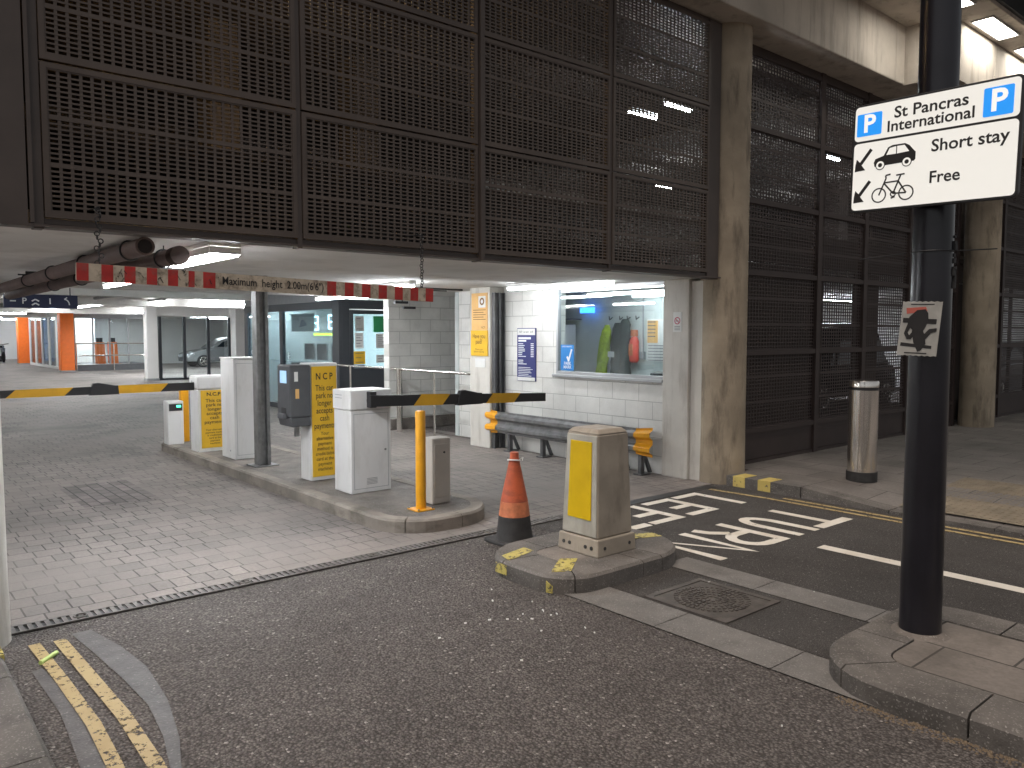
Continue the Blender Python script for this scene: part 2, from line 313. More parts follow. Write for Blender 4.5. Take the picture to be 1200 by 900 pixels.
    def build(s, name, m, parent=None, bevel=0, smooth=False, recalc=False):
        ox = Vector(ORG.get(parent.name, (0, 0, 0))) if parent else Vector((0, 0, 0))
        me = bpy.data.meshes.new(name); me.from_pydata([tuple(Vector(v) - ox) for v in s.v], [], s.f)
        if recalc:
            b = bmesh.new(); b.from_mesh(me); bmesh.ops.recalc_face_normals(b, faces=b.faces); b.to_mesh(me); b.free()
        me.materials.append(M[m] if isinstance(m, str) else m); o = bpy.data.objects.new(name, me); COL.objects.link(o)
        if smooth: me.shade_smooth(); me.set_sharp_from_angle(angle=R(38))
        if parent: o.parent = parent; ORG[o.name] = tuple(ox)
        if bevel:
            bm_ = o.modifiers.new('bevel', 'BEVEL'); bm_.width = bevel; bm_.segments = 2; bm_.limit_method = 'ANGLE'; bm_.angle_limit = R(40)
        return o
def B(*a): return MB().box(*a)
def tag(o, label=None, cat=None, group=None, kind=None):
    for k, v in (('label', label), ('category', cat), ('group', group), ('kind', kind)):
        if v: o[k] = v
    return o
def thing(name, loc, label, cat, group=None, kind=None):
    o = bpy.data.objects.new(name, None); COL.objects.link(o); o.location = loc; o.empty_display_size = .1
    ORG[o.name] = tuple(loc); return tag(o, label, cat, group, kind)
def copy_tree(o, loc, **kw):
    c = o.copy(); COL.objects.link(c); c.location = loc
    for ch in list(o.children):
        d = ch.copy(); COL.objects.link(d); d.parent = c
        for g in list(ch.children): e = g.copy(); COL.objects.link(e); e.parent = d
    return tag(c, **kw)
def text(s, O, u, v, size, t=.002, align='CENTER', width=None, bold=0, sx=1.0, line=1.0):
    cu = bpy.data.curves.new('t', 'FONT'); cu.body = s; cu.size = size; cu.align_x = align; cu.align_y = 'CENTER'; cu.space_line = line; cu.offset = bold; cu.resolution_u = 3
    ob = bpy.data.objects.new('t', cu); COL.objects.link(ob); dg = bpy.context.evaluated_depsgraph_get(); me = bpy.data.meshes.new_from_object(ob.evaluated_get(dg))
    vs_ = [x.co.copy() for x in me.vertices]; fs = [tuple(p.vertices) for p in me.polygons]
    bpy.data.objects.remove(ob); bpy.data.curves.remove(cu); bpy.data.meshes.remove(me)
    mb = MB()
    if not vs_: return mb
    w0 = max(p.x for p in vs_) - min(p.x for p in vs_); k = (width / w0) if width else sx
    O, u, v = Vector(O), Vector(u), Vector(v); w = u.cross(v).normalized()
    mb.v = [tuple(O + u * p.x * k + v * p.y + w * t) for p in vs_]; mb.f = fs; return mb
UX, UY, UZ = (1, 0, 0), (0, -1, 0), (0, 0, 1)   # UX: a board facing -Y; UY: a board facing -X
def arc_rect(x0, x1, y0, y1, rs, seg=8):         # rs: radii at (x1,y0),(x1,y1),(x0,y1),(x0,y0), ccw
    out = []
    for (cx, cy, sx, sy, a0), r in zip(((x1, y0, -1, 1, -90), (x1, y1, -1, -1, 0), (x0, y1, 1, -1, 90), (x0, y0, 1, 1, 180)), rs):
        if r == 0: out.append((cx, cy)); continue
        for i in range(seg + 1): a = R(a0 + 90 * i / seg); out.append((cx + sx*r + r*math.cos(a), cy + sy*r + r*math.sin(a)))
    return out
def inset(poly, d):
    out = []; k = len(poly)
    for i in range(k):
        p0, p, p1 = Vector(poly[i-1]), Vector(poly[i]), Vector(poly[(i+1) % k]); a = (p - p0).normalized(); b = (p1 - p).normalized()
        n = (Vector((-a.y, a.x)) + Vector((-b.y, b.x)))
        n = n.normalized() if n.length > 1e-6 else Vector((-a.y, a.x)); kk = 1 / max(.4, n.dot(Vector((-a.y, a.x)))); out.append(tuple(p + n * d * kk))
    return out
def densify(poly, step):
    out = []
    for i in range(len(poly)):
        a, b = Vector(poly[i]), Vector(poly[(i+1) % len(poly)]); n = max(1, int((b-a).length / step))
        for j in range(n): out.append(tuple(a + (b-a) * j / n))
    return out
def kerb_ring(poly, w, z0, z1, stone=.9, gap=.008, cham=.018):
    """Kerb stones round an outline with open joints between them."""
    P = densify(poly, .05); Q = inset(P, w); Pc = inset(P, cham); mb = MB(); run = 0; k = len(P); start = True; cur = []
    segs = []; cur = [0]
    for i in range(k):
        run += (Vector(P[(i+1) % k]) - Vector(P[i])).length; cur.append(i + 1)
        if run >= stone: segs.append(cur); cur = [i + 1]; run = 0
    if len(cur) > 1: segs.append(cur)
    for sgm in segs:
        n = len(mb.v); m_ = len(sgm)
        for t_, i in enumerate(sgm):
            i %= k; sh = Vector((0, 0))
            if t_ == 0: sh = (Vector(P[(i+1) % k]) - Vector(P[i])).normalized() * gap
            p, pc, q = Vector(P[i]) + sh, Vector(Pc[i]) + sh, Vector(Q[i]) + sh
            mb.v += [(*p, z0), (*p, z1 - cham), (*pc, z1), (*q, z1), (*q, z0)]
        for t_ in range(m_ - 1):
            a, b = n + 5*t_, n + 5*(t_+1)
            for e in range(4): mb.f.append((a+e, b+e, b+e+1, a+e+1))
        mb.f.append((n+4, n+3, n+2, n+1, n)); e = n + 5*(m_-1); mb.f.append((e, e+1, e+2, e+3, e+4))
    return mb

# ------------------------------------------------------------ ground and road surfaces
def struct(mb, name, m, **k): o = mb.build(name, m, **k); o['kind'] = 'structure'; return o
struct(MB().sheet([(-300, -300, 0), (300, -300, 0), (300, 300, 0), (-300, 300, 0)]), 'road', 'asphalt')
struct(MB().sheet([(-8, 5.25, .004), (7.9, 5.25, .004), (7.9, 12, .004), (40, 12, .004), (40, 64, .004), (-8, 64, .004)]), 'car_park_paving', 'paver')
struct(MB().sheet([(3.85, -8, .003), (7.5, -8, .003), (7.5, 5.12, .003), (4.55, 5.12, .003), (4.55, 3.9, .003), (3.85, 3.6, .003)]), 'exit_lane', 'asphalt2')
struct(MB().sheet([(1.7, 8.45, .008), (2.4, 8.45, .008), (2.4, 9.78, .008), (1.7, 9.78, .008)]), 'paved_patch', brickmat('patch_paving', 'YX', .2, .11, (.2, .17, .16), (.12, .1, .095), (.035, .03, .028), .008, stain=(.05, .045, .04), sstr=.8, stain_scale=1.2))
def gapped(x0, x1, y0, y1, n, z=.008, gap=.006):
    mb = MB(); h = (y1 - y0) / n
    for i in range(n): mb.sheet([(x0, y0 + i*h + gap, z), (x1, y0 + i*h + gap, z), (x1, y0 + (i+1)*h, z), (x0, y0 + (i+1)*h, z)])
    return mb
struct(gapped(3.5, 3.83, .6, 3.62, 4), 'channel_strip', 'strip')
struct(gapped(4.52, 4.8, .6, 3.62, 4), 'channel_strip', 'strip')
struct(MB().sheet([(.9, 4.93, .004), (1.0, 4.93, .004), (1.07, 4.55, .004), (1.1, 4.2, .004), (1.07, 3.75, .004), (1.0, 3.35, .004), (.93, 3.1, .004), (.89, 3.1, .004), (.95, 3.4, .004), (.985, 3.75, .004), (.97, 4.1, .004), (.94, 4.5, .004)]), 'bitumen_patch', 'tar')
struct(MB().sheet([(.64, 4.5, .004), (.69, 4.5, .004), (.74, 3.9, .004), (.76, 3.4, .004), (.74, 2.6, .004), (.6, 2.6, .004), (.62, 3.2, .004), (.66, 3.9, .004)]), 'bitumen_patch', 'tar')
# markings
def mark(mb, name, m): return struct(mb, name, m)
mark(MB().strip([(.83, 4.86), (.85, 4.3), (.87, 3.7), (.86, 3.2), (.82, 2.6)], .062, .009), 'double_yellow_line', 'yellow_paint')
mark(MB().strip([(.71, 4.88), (.735, 4.3), (.75, 3.7), (.735, 3.3), (.69, 2.6)], .058, .009), 'double_yellow_line', 'yellow_paint')
mark(MB().strip([(7.12, 5.08), (7.17, 4.4), (7.17, 3.4), (7.17, 1.5), (7.15, -6)], .055, .008), 'yellow_line', 'yellow_paint')
mark(MB().strip([(7.3, 4.3), (7.3, 3.4), (7.3, 1.5), (7.28, -6)], .055, .008), 'yellow_line', 'yellow_paint')
for y0, y1 in ((3.12, .9), (.2, -1.4)):
    mark(MB().strip([(5.86, y0), (5.86, y1)], .12, .008), 'lane_dash', 'white_paint')
def road_word(glyphs, ytop, ybot, w):
    """Letters read by a driver heading -Y: their tops lie towards -Y, the text runs towards -X."""
    for ch, xr, xl in glyphs:
        mb = MB(); H = ybot - ytop; Wd = xr - xl
        def p(a, b): return (xr - a * Wd, ybot - b * H)     # a: 0 left of letter..1 right, b: 0 bottom..1 top
        z = .008; h = w/2; aw = h/Wd; ah = h/H
        if ch == 'T': mb.strip([p(.5, 0), p(.5, 1-2*ah)], w, z); mb.strip([p(0, 1-ah), p(1, 1-ah)], w*1.1, z)
        if ch == 'L': mb.strip([p(aw, 1), p(aw, ah), p(1, ah)], w, z)
        if ch == 'E': mb.strip([p(1, 1-ah), p(aw, 1-ah), p(aw, ah), p(1, ah)], w, z); mb.strip([p(2*aw, .52), p(.8, .52)], w, z)
        if ch == 'F': mb.strip([p(1, 1-ah), p(aw, 1-ah), p(aw, 0)], w, z); mb.strip([p(2*aw, .52), p(.8, .52)], w, z)
        if ch == 'N': mb.strip([p(aw, 0), p(aw, .99), p(1-aw, .01), p(1-aw, 1)], w, z)
        if ch == 'U':
            pts = [p(aw, 1), p(aw, .4)] + [p(.5 - (.5-aw)*math.cos(t), .4 - (.4-ah)*math.sin(t)) for t in [math.pi*i/10 for i in range(1, 10)]] + [p(1-aw, .4), p(1-aw, 1)]
            mb.strip(pts, w, z)
        if ch == 'R':
            mb.strip([p(aw, 0), p(aw, 1-2*ah)], w, z)
            pts = [p(0, 1-ah), p(.55, 1-ah)] + [p(.55 + (.45-aw)*math.sin(t), .69 + (.31-ah)*math.cos(t)) for t in [math.pi*i/8 for i in range(1, 8)]] + [p(.55, .38+ah), p(2*aw, .38+ah)]
            mb.strip(pts, w, z); mb.strip([p(.52, .38), p(.8, .2), p(1-aw, 0)], w, z)
        mark(mb, 'road_letter', 'white_paint')
road_word([('T', 6.96, 6.43), ('U', 6.38, 6.03), ('R', 5.90, 5.44), ('N', 5.38, 4.92)], 3.40, 4.08, .094)
road_word([('L', 6.84, 6.43), ('E', 6.38, 5.96), ('F', 5.86, 5.42), ('T', 5.38, 4.95)], 4.43, 5.07, .094)

# pavement on the right with its dropped kerb
def kz(y):
    if y > 4.2: return .12
    if y > 3.3: return .03 + .09 * (y - 3.3) / .9
    return .03
ys = [5.12, 4.9, 4.6, 4.2, 4.0, 3.8, 3.6, 3.3, 3.0, 2.6, 2.2, 1.6, .8, 0, -3, -8]
pv = MB()
for a, b in zip(ys, ys[1:]):
    for x0, x1 in ((7.62, 8.5), (8.5, 9.4), (9.4, 40)):
        def zz(x, y): t = min(1, max(0, (x - 7.62) / 1.2)); return kz(y) * (1-t) + .12 * t
        pv.sheet([(x0, b, zz(x0, b)), (x1, b, zz(x1, b)), (x1, a, zz(x1, a)), (x0, a, zz(x0, a))])
pv.box(7.95, 40, 5.12, 5.6, 0, .12)
struct(pv, 'pavement', 'slab')
kb = MB(); yk = 5.1
while yk > -7:
    y2 = yk - .9
    sub = [yk - .008] + [v for v in (4.2, 3.8, 3.3) if y2 < v < yk - .01] + [y2]
    for a, b in zip(sub, sub[1:]):
        kb.hexa([(7.45, b, 0), (7.62, b, 0), (7.62, a, 0), (7.45, a, 0), (7.45, b, kz(b)), (7.62, b, kz(b)+.001), (7.62, a, kz(a)+.001), (7.45, a, kz(a))])
    yk = y2
struct(kb, 'kerb', 'kerb')
ky = MB()
for yc in (4.93, 4.62): ky.box(7.446, 7.68, yc - .075, yc + .075, .01, .124)
struct(ky, 'kerb_marking', paintmat('fresh_kerb_paint', (.6, .47, .14), .6, 20))
tc = MB()
tc.sheet([(7.66, 2.1, .052), (9.3, 2.1, .128), (9.3, 3.3, .128), (7.66, 3.3, .052)])
for i in range(22):
    for j in range(16):
        x = 7.72 + i * .072; y = 2.16 + j * .072; z = .052 + (x - 7.66) / 1.64 * .076
        tc.cyl((x, y, z - .004), (x, y, z + .006), .018, .012, seg=6)
struct(tc, 'tactile_paving', 'tactile')

# left kerb island
lp = arc_rect(-3, .53, -3, 4.82, (0, .12, 0, 0))
struct(kerb_ring(lp, .16, 0, .1), 'kerb', 'kerb')
struct(MB().prism(inset(lp, .16), 0, .096), 'pavement', brickmat('island_brick', 'XY', .2, .1, (.16, .12, .11), (.13, .1, .095), (.05, .04, .04)))
struct(B(.36, .534, 4.55, 4.68, .02, .104), 'kerb_marking', 'kerb_yellow')

# barrier island
isl = arc_rect(3.42, 4.58, 5.48, 12.05, (.52, .3, .15, .45))
struct(kerb_ring(isl, .13, 0, .12, stone=1.0), 'kerb', mat('cast_concrete_kerb', (.27, .235, .2), .8, var=.35, vscale=3, bump=.3, bscale=50, stain=(.08, .065, .05), sstr=.7, stain_scale=(1.2, 1.2, 3)))
struct(MB().prism(inset(isl, .13), 0, .117), 'barrier_island', 'islandtop')
# keep-left island
kl = arc_rect(3.42, 4.84, 3.52, 4.5, (.46, .46, .42, .3))
struct(kerb_ring(kl, .3, 0, .12, stone=.62), 'kerb', 'kerb')
struct(MB().prism(inset(kl, .3), 0, .117), 'bollard_island', 'islandtop')
for (x0, x1, y0, y1) in ((3.55, 3.72, 4.12, 4.42), (3.46, 3.62, 3.70, 3.95), (4.42, 4.58, 4.05, 4.32), (4.62, 4.80, 3.72, 3.96)):
    pass
km = MB()
km.hexa([(3.46, 4.12, .1215), (3.76, 4.20, .1215), (3.76, 4.31, .1215), (3.5, 4.25, .1215), (3.46, 4.12, .1235), (3.76, 4.20, .1235), (3.76, 4.31, .1235), (3.5, 4.25, .1235)])
km.hexa([(3.50, 3.74, .1215), (3.62, 3.67, .1215), (3.86, 3.85, .1215), (3.76, 3.93, .1215), (3.50, 3.74, .1235), (3.62, 3.67, .1235), (3.86, 3.85, .1235), (3.76, 3.93, .1235)])
km.hexa([(4.50, 3.98, .1215), (4.80, 3.86, .1215), (4.82, 3.98, .1215), (4.54, 4.10, .1215), (4.50, 3.98, .1235), (4.80, 3.86, .1235), (4.82, 3.98, .1235), (4.54, 4.10, .1235)])
km.hexa([(4.42, 4.28, .1215), (4.54, 4.22, .1215), (4.66, 4.36, .1215), (4.56, 4.42, .1215), (4.42, 4.28, .1235), (4.54, 4.22, .1235), (4.66, 4.36, .1235), (4.56, 4.42, .1235)])
km.box(3.416, 3.42, 4.1, 4.22, .03, .1)
km.hexa([(3.425, 3.70, .015), (3.44, 3.655, .015), (3.44, 3.655, .06), (3.425, 3.70, .09), (3.415, 3.695, .015), (3.43, 3.65, .015), (3.43, 3.65, .06), (3.415, 3.695, .09)])
struct(km, 'kerb_marking', 'kerb_yellow')
# pole island
pi_ = arc_rect(3.5, 4.85, -4, 1.97, (0, .3, .42, 0))
struct(kerb_ring(pi_, .28, 0, .12, stone=.56, gap=.01, cham=.022), 'kerb', 'kerb')
struct(MB().prism(inset(pi_, .288), 0, .116), 'pole_island', brickmat('island_slabs', 'YX', .62, .38, (.2, .175, .155), (.16, .14, .125), (.045, .04, .035), .007, stain=(.07, .06, .05), sstr=.7, stain_scale=1.6, bump=.3))

# drainage channel
dr = thing('drain_channel', (.63, 5.19, 0), 'long black slotted drain grating between block paving and asphalt', 'drain')
B(.63, 7.3, 5.12, 5.25, .002, .006).build('channel_bed', 'black', dr)
g = MB(); g.box(.63, 5.6, 5.12, 5.134, .004, .014); g.box(.63, 5.6, 5.236, 5.25, .004, .014)
x = .64
while x < 5.6:
    g.box(x, x + .026, 5.134, 5.236, .006, .013); x += .044
for i in range(5): g.torus((1.0 + i * 1.0, 5.185, .014), .035, .007, seg=16, sg=6)
g.build('grating', mat('worn_grating', (.17, .155, .145), .6, .3, var=.4, vscale=14), dr)

# manhole
mh = thing('manhole_cover', (4.15, 2.93, 0), 'square cast iron manhole cover with studded rings set in the asphalt', 'manhole cover')
fr = MB()
for a in ((3.86, 4.44, 2.62, 2.66), (3.86, 4.44, 3.2, 3.24), (3.86, 3.9, 2.66, 3.2), (4.4, 4.44, 2.66, 3.2)): fr.box(a[0], a[1], a[2], a[3], 0, .012)
IR = mat('worn_cast_iron', (.12, .105, .095), .6, .3, var=.4, vscale=10, bump=.2)
fr.build('frame', IR, mh)
pl = MB(); pl.box(3.905, 4.395, 2.665, 3.195, 0, .009)
for r_ in range(1, 6):
    n_ = max(5, int(2 * math.pi * r_ * .045 / .034))
    for i in range(n_):
        a = 2 * math.pi * i / n_; X, Y = 4.15 + r_ * .045 * math.cos(a), 2.93 + r_ * .045 * math.sin(a)
        c_, s_ = math.cos(a), math.sin(a); e = [( -.014, -.006), (.014, -.006), (.014, .006), (-.014, .006)]
        q = [(X + p_[0]*c_ - p_[1]*s_*1.6, Y + p_[0]*s_ + p_[1]*c_*1.6) for p_ in e]; pl.prism(q, .008, .016)
pl.build('plate', IR, mh)

# loose rubbish
lt = MB()
for i in range(28):
    x, y = (random.gauss(3.1, .22), random.gauss(3.4, .4)) if i % 3 else (random.uniform(1.2, 6.8), random.uniform(1.2, 4.9))
    if 3.3 < x < 4.9 and (y > 3.4 or y < 2.1): continue
    a = random.uniform(0, 3.14); l_ = random.uniform(.003, .010); w_ = random.uniform(.002, .004); c_, s_ = math.cos(a), math.sin(a)
    lt.prism([(x + u_*c_ - v_*s_, y + u_*s_ + v_*c_) for u_, v_ in ((-l_, -w_), (l_, -w_), (l_, w_), (-l_, w_))], .007, .014)
tag(lt.build('litter', 'paper'), 'small white scraps and cigarette ends scattered over the asphalt', 'litter', kind='stuff')
gr_ = MB()
for i in range(900):     # grit caught along the kerb foot
    y = random.uniform(-.2, 1.75); x = 3.5 - abs(random.gauss(0, .035)) - .005; s_ = random.uniform(.002, .006)
    gr_.frus(x, y, 0, s_, s_*2, s_*2, s_, s_)
tag(gr_.build('grit', mat('brown_grit', (.2, .15, .1), .9, var=.4, vscale=90)), 'brown grit and leaf crumbs gathered along the foot of the kerb', 'grit', kind='stuff')
w_ = MB(); w_.cyl((.69, 4.56, .014), (.78, 4.66, .014), .012, seg=8); tag(w_.build('wrapper', 'lime_litter'), 'thin green and white wrapper lying beside the double yellow lines', 'litter')

# ------------------------------------------------------------ building
bd = thing('car_park_building', (7.5, 5.2, 0), 'multi storey concrete car park with brown perforated steel cladding above its entrance', 'building')
def slot_panel(x0, x1, z0, z1, Y):
    mb = MB(); fw = .03; nc = 25; gx = (x1 - x0 - 2*fw); p = gx / nc
    mb.box(x0, x0+fw, Y, Y+.02, z0, z1); mb.box(x1-fw, x1, Y, Y+.02, z0, z1); mb.box(x0+fw, x1-fw, Y, Y+.02, z0, z0+fw); mb.box(x0+fw, x1-fw, Y, Y+.02, z1-fw, z1)
    Z0, Z1 = z0+fw, z1-fw; grp = (Z1 - Z0) / 3; vw = p * .3
    for i in range(nc + 1):
        c = x0 + fw + i * p; a, b = max(x0+fw, c - vw/2), min(x1-fw, c + vw/2); mb.box(a, b, Y+.006, Y+.014, Z0, Z1)
    rp = (grp - .018) / 9
    for gi in range(3):
        base = Z0 + gi * grp
        mb.box(x0+fw, x1-fw, Y+.0045, Y+.0125, base - (.014 if gi else 0), base + .013)
        for r_ in range(1, 9):
            z = base + .009 + r_ * rp; mb.hexa([(x0+fw, Y+.0048, z-.006), (x1-fw, Y+.0048, z-.006), (x1-fw, Y+.024, z-.001), (x0+fw, Y+.024, z-.001), (x0+fw, Y+.0048, z+.005), (x1-fw, Y+.0048, z+.005), (x1-fw, Y+.024, z+.009), (x0+fw, Y+.024, z+.009)])
    mb.box(x0+fw, x1-fw, Y+.0045, Y+.0125, Z1-.009, Z1)
    return mb
XS = [.885, 2.47, 4.065, 5.655, 7.22]
ZS = [2.36, 3.25, 4.14, 5.03]
for i in range(4):
    for j in range(3):
        slot_panel(XS[i] + .012, XS[i+1] - .03, ZS[j] + .008, ZS[j+1] - .008, 5.2).build('perforated_panel', 'mesh', bd)
mf = MB()
for i, xx in enumerate(XS): mf.box(xx - .03 if i else xx - .045, xx + .008, 5.212, 5.30, 2.3, 5.06)
for zz_ in ZS: mf.box(XS[0] + .008, XS[-1] - .03, 5.226, 5.29, zz_ - .03, zz_ + .004)
mf.box(XS[0], XS[-1], 5.235, 5.295, 5.036, 5.079); mf.box(7.228, 7.4, 5.215, 5.32, 2.3, 5.06); mf.box(4.045, 4.085, 5.175, 5.212, 2.31, 5.06)
mf.build('cladding_frame', 'mesh_frame', bd, bevel=.003)
mf = MB(); mf.box(-4, 7.42, 5.19, 5.33, 2.31, 2.325); mf.box(-4, .81, 5.19, 5.198, 2.325, 5.06); mf.box(.82, .84, 5.185, 5.2, 2.33, 5.06)
mf.build('cladding_edge', 'mesh_frame', bd)
# decks
B(-6, 7.5, 5.335, 7.4, 2.33, 2.42).build('deck_edge', 'soffit', bd)
B(-6, 10.3, 7.402, 13.0, 2.385, 2.45).build('ceiling', 'soffit', bd)
B(-6, 10.3, 13.002, 62, 2.75, 2.95).build('ceiling', 'soffit', bd)
B(10.302, 40, 5.9, 62, 2.75, 2.95).build('ceiling', 'soffit', bd)
bm_ = MB()
for yb in (13.0, 18.4, 24.2, 34.5, 45): bm_.box(-6, 7.45 if yb < 20 else 40, yb + .004, yb + .35, 2.5 if yb > 13 else 2.386, 2.749)
bm_.build('ceiling_beam', 'soffit', bd, bevel=.01)
u = MB(); u.box(-6, 40, 5.6, 14, 2.952, 3.0); u.box(-6, 40, 14, 14.2, 2.96, 5.2); u.box(-6, 40, 5.45, 14.2, 5.2, 5.35)
for xx in (-1.2, 3.2, 5.0, 9.6, 13.2, 17.4, 21): u.box(xx, xx + .35, 9, 9.4, 3.0, 5.2)
for xx in (10.9, 12.4, 15.6, 18.8): u.box(xx, xx + .06, 5.9, 5.95, .12, 5.1)
u.build('upper_deck', 'deck_unlit', bd)
u = MB(); u.box(11, 39.9, 5.95, 13.9, 5.17, 5.195); u.box(11, 39.9, 13.95, 13.99, 3.01, 5.16); u.build('lit_deck_skin', 'deck_lit', bd)  # pale skin puts the tube light into the ceiling and back wall colour
# head beam with its lip
hb = MB(); hb.box(-6, 11.15, 4.9, 5.5, 5.08, 7.5); hb.box(-6, 30, 5.5, 5.9, 5.12, 7.5)
hb.build('head_beam', 'concrete_pale', bd, bevel=.015)
tp = MB(); tp.box(11.153, 14.3, 4.35, 5.49, 5.08, 5.85)
for a, b in ((11.153, 12.73), (12.745, 14.3), (14.315, 15.9), (15.915, 20)): tp.box(a, b, 4.33, 4.349, 5.085, 5.85)
tp.box(14.303, 30, 4.35, 5.49, 5.08, 5.85)
tp.build('parapet_wall', 'concrete_pale', bd)
cn = MB(); cn.box(6.5, 30, 3.85, 4.9, 5.852, 6.1); cn.build('canopy', 'concrete_pale', bd, bevel=.01)
B(6.5, 30, 1.0, 3.845, 6.3, 6.5).build('high_soffit', mat('dark_green_cladding', (.03, .042, .038), .5), bd)
B(6.5, 30, 3.80, 3.848, 5.9, 6.3).build('canopy_edge', 'grey_frame', bd)

# right hand mesh wall
def fine_panel(x0, x1, z0, z1, Y, p=.063):
    mb = MB(); n1 = max(2, round((x1-x0)/p)); n2 = max(2, round((z1-z0)/.045)); px, pz = (x1-x0)/n1, (z1-z0)/n2
    for i in range(n1 + 1): c = x0 + i*px; mb.box(max(x0, c - px*.2), min(x1, c + px*.2), Y+.003, Y+.007, z0, z1)
    for j in range(n2 + 1):
        c = z0 + j*pz; k = .17 if j % 7 else .42
        mb.box(x0, x1, Y+.0025, Y+.0085, max(z0, c - pz*k), min(z1, c + pz*k))
    return mb
RX = [8.0, 9.86, 11.15, 12.62, 14.45]; RZ = [.52, 1.47, 2.43, 3.28, 4.14, 5.0]
RX2 = [15.0, 16.6, 18.2, 19.8]
fm = MB()
for row in (RX, RX2):
    fm.box(row[0], row[-1], 5.37, 5.43, 5.035, 5.119)
    for a, b in zip(row, row[1:]):
        for z0, z1 in zip(RZ, RZ[1:]): fine_panel(a + .05, b - .05, z0 + .03, z1 - .03, 5.39).build('mesh_panel', 'mesh_dark', bd)
    fm.box(row[0], row[-1], 5.37, 5.45, .12, .16)
    for z in RZ: fm.box(row[0], row[-1], 5.36, 5.44, z - .03, z + .03)
    for x in row: fm.box(x - .05, x + .05, 5.354, 5.446, .12, 5.08)
fm.build('mesh_frame', 'mesh_dark', bd)
kp = MB()
for row in (RX, RX2):
    for a, b in zip(row, row[1:]): kp.box(a + .055, b - .055, 5.385, 5.40, .165, .485)
kp.build('kick_panel', 'mesh_dark', bd)
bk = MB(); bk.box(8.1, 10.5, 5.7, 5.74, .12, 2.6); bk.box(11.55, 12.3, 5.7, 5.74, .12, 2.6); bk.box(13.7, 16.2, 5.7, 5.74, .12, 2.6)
bk.box(8.1, 40, 5.7, 5.74, 2.62, 3.05); bk.build('mesh_light_blocker', 'deck_unlit', bd)  # boards added behind the mesh to block light and keep these bays dark
# enclosing walls of the ground floor
ew = MB(); ew.box(-6, 40, 61.5, 62, 0, 2.749); ew.box(-6.2, -6, 5.3, 62, 0, 5.2); ew.box(39.8, 40, 5.9, 61, 0, 5.2)
ew.build('rear_wall', 'far_wall', bd)
dv_ = MB(); dv_.box(16, 39, 21, 21.2, 0, 2.749); dv_.box(25, 25.2, 6.2, 20.9, 0, 2.749); dv_.build('dividing_wall', 'far_wall', bd)
# wall strips between pilaster and column, mesh return
pb = thing('pilaster', (7.6, 5.8, 0), 'white painted concrete pilaster carrying a no smoking notice beside office window', 'pilaster')
B(7.4, 7.9, 5.6, 5.975, 0, 2.33).build('shaft', 'white_conc', pb, bevel=.012)
B(7.44, 7.62, 5.36, 5.597, 0, 2.305).build('side_strip', 'white_conc', pb, bevel=.01)
ns = tag(B(7.394, 7.4, 5.70, 5.82, 1.72, 1.95).build('no_smoking_notice', 'paper'), 'small white no smoking notice fixed on the white pilaster', 'notice')
O = (7.394, 5.76, 1.85); q = MB().ring(O, UY, UZ, 0, 0, .032, .042, .001); q.bar(O, UY, UZ, (-.027, .027), (.027, -.027), .008, .0015)
q.build('symbol', 'no_red', ns); q = MB().bar(O, UY, UZ, (-.025, -.003), (.02, -.003), .009, .0008)
for k in range(3): q.bar(O, UY, UZ, (-.04, -.065 - k*.02), (.04, -.065 - k*.02), .006, .0008)
q.build('lettering', 'text_dim', ns)

def column(x, y, r, z0, z1, label, g):
    t = thing('concrete_column', (x, y, 0), label, 'column', g)
    MB().lathe(x, y, [(r*1.015, z0), (r*1.01, z0+.3), (r, z0+.6), (r, z1)], 40).build('shaft', 'concrete', t, smooth=True)
column(7.68, 5.33, .265, 0, 5.08, 'round streaked concrete column between the entrance opening and the mesh wall', 'round concrete columns')
column(14.75, 5.1, .27, .1, 5.08, 'round plain concrete column farther along pavement behind the black pole', 'round concrete columns')
lc = thing('concrete_pillar', (.42, 5.1, 0), 'pale concrete pillar at the left end of the drain grating', 'pillar')
MB().lathe(.42, 5.1, [(.215, 0), (.21, .3), (.205, 2.31)], 32).build('shaft', 'white_conc', lc, smooth=True)

# ------------------------------------------------------------ lamps
def tube_light(x, y, z, along, L, label, name='fluorescent_light', tube='tube', group='fluorescent ceiling lights', w=.07, drop=.0):
    t = thing(name, (x, y, z), label, 'light', group)
    a, b = (L/2, w/2) if along == 'X' else (w/2, L/2)
    B(x-a, x+a, y-b, y+b, z, z+.05).build('housing', 'white_metal', t, bevel=.006)
    a2, b2 = (L/2-.03, w/2-.012) if along == 'X' else (w/2-.012, L/2-.03)
    B(x-a2, x+a2, y-b2, y+b2, z-.035, z-.002).build('tube', tube, t)
    return t
tube_light(7.0, 7.38, 2.33, 'Y', 1.95, 'long fluorescent tube under the ceiling outside the office window', w=.1, tube='tube_soft')
tube_light(5.85, 14.3, 2.62, 'X', 1.3, 'fluorescent tube behind the steel post, lined up across the kiosk side')
tube_light(6.45, 12.4, 2.33, 'Y', 1.3, 'fluorescent tube over the kiosk door, just under the height bar')
tube_light(7.0, 25.4, 2.62, 'Y', 3.4, 'fluorescent tube near the top of the slim white column')
tube_light(6.1, 29.0, 2.62, 'Y', 3.6, 'fluorescent tube between the hanging sign and the slim white column')
tube_light(5.9, 34.8, 2.62, 'Y', 3.6, 'small fluorescent tube seen between the two orange pillars')
tube_light(6.4, 49.0, 2.62, 'Y', 5.0, 'distant fluorescent tube at the far left above parked motorcycles')
tube_light(9.4, 34.0, 2.62, 'X', 1.6, 'added fluorescent tube in the lobby just above the glazed box', w=.22)  # lobby tubes from here on added to brighten the rooms behind the glass
tube_light(9.6, 44.0, 2.62, 'X', 1.6, 'added fluorescent tube deep inside beyond the glazed box', w=.22)
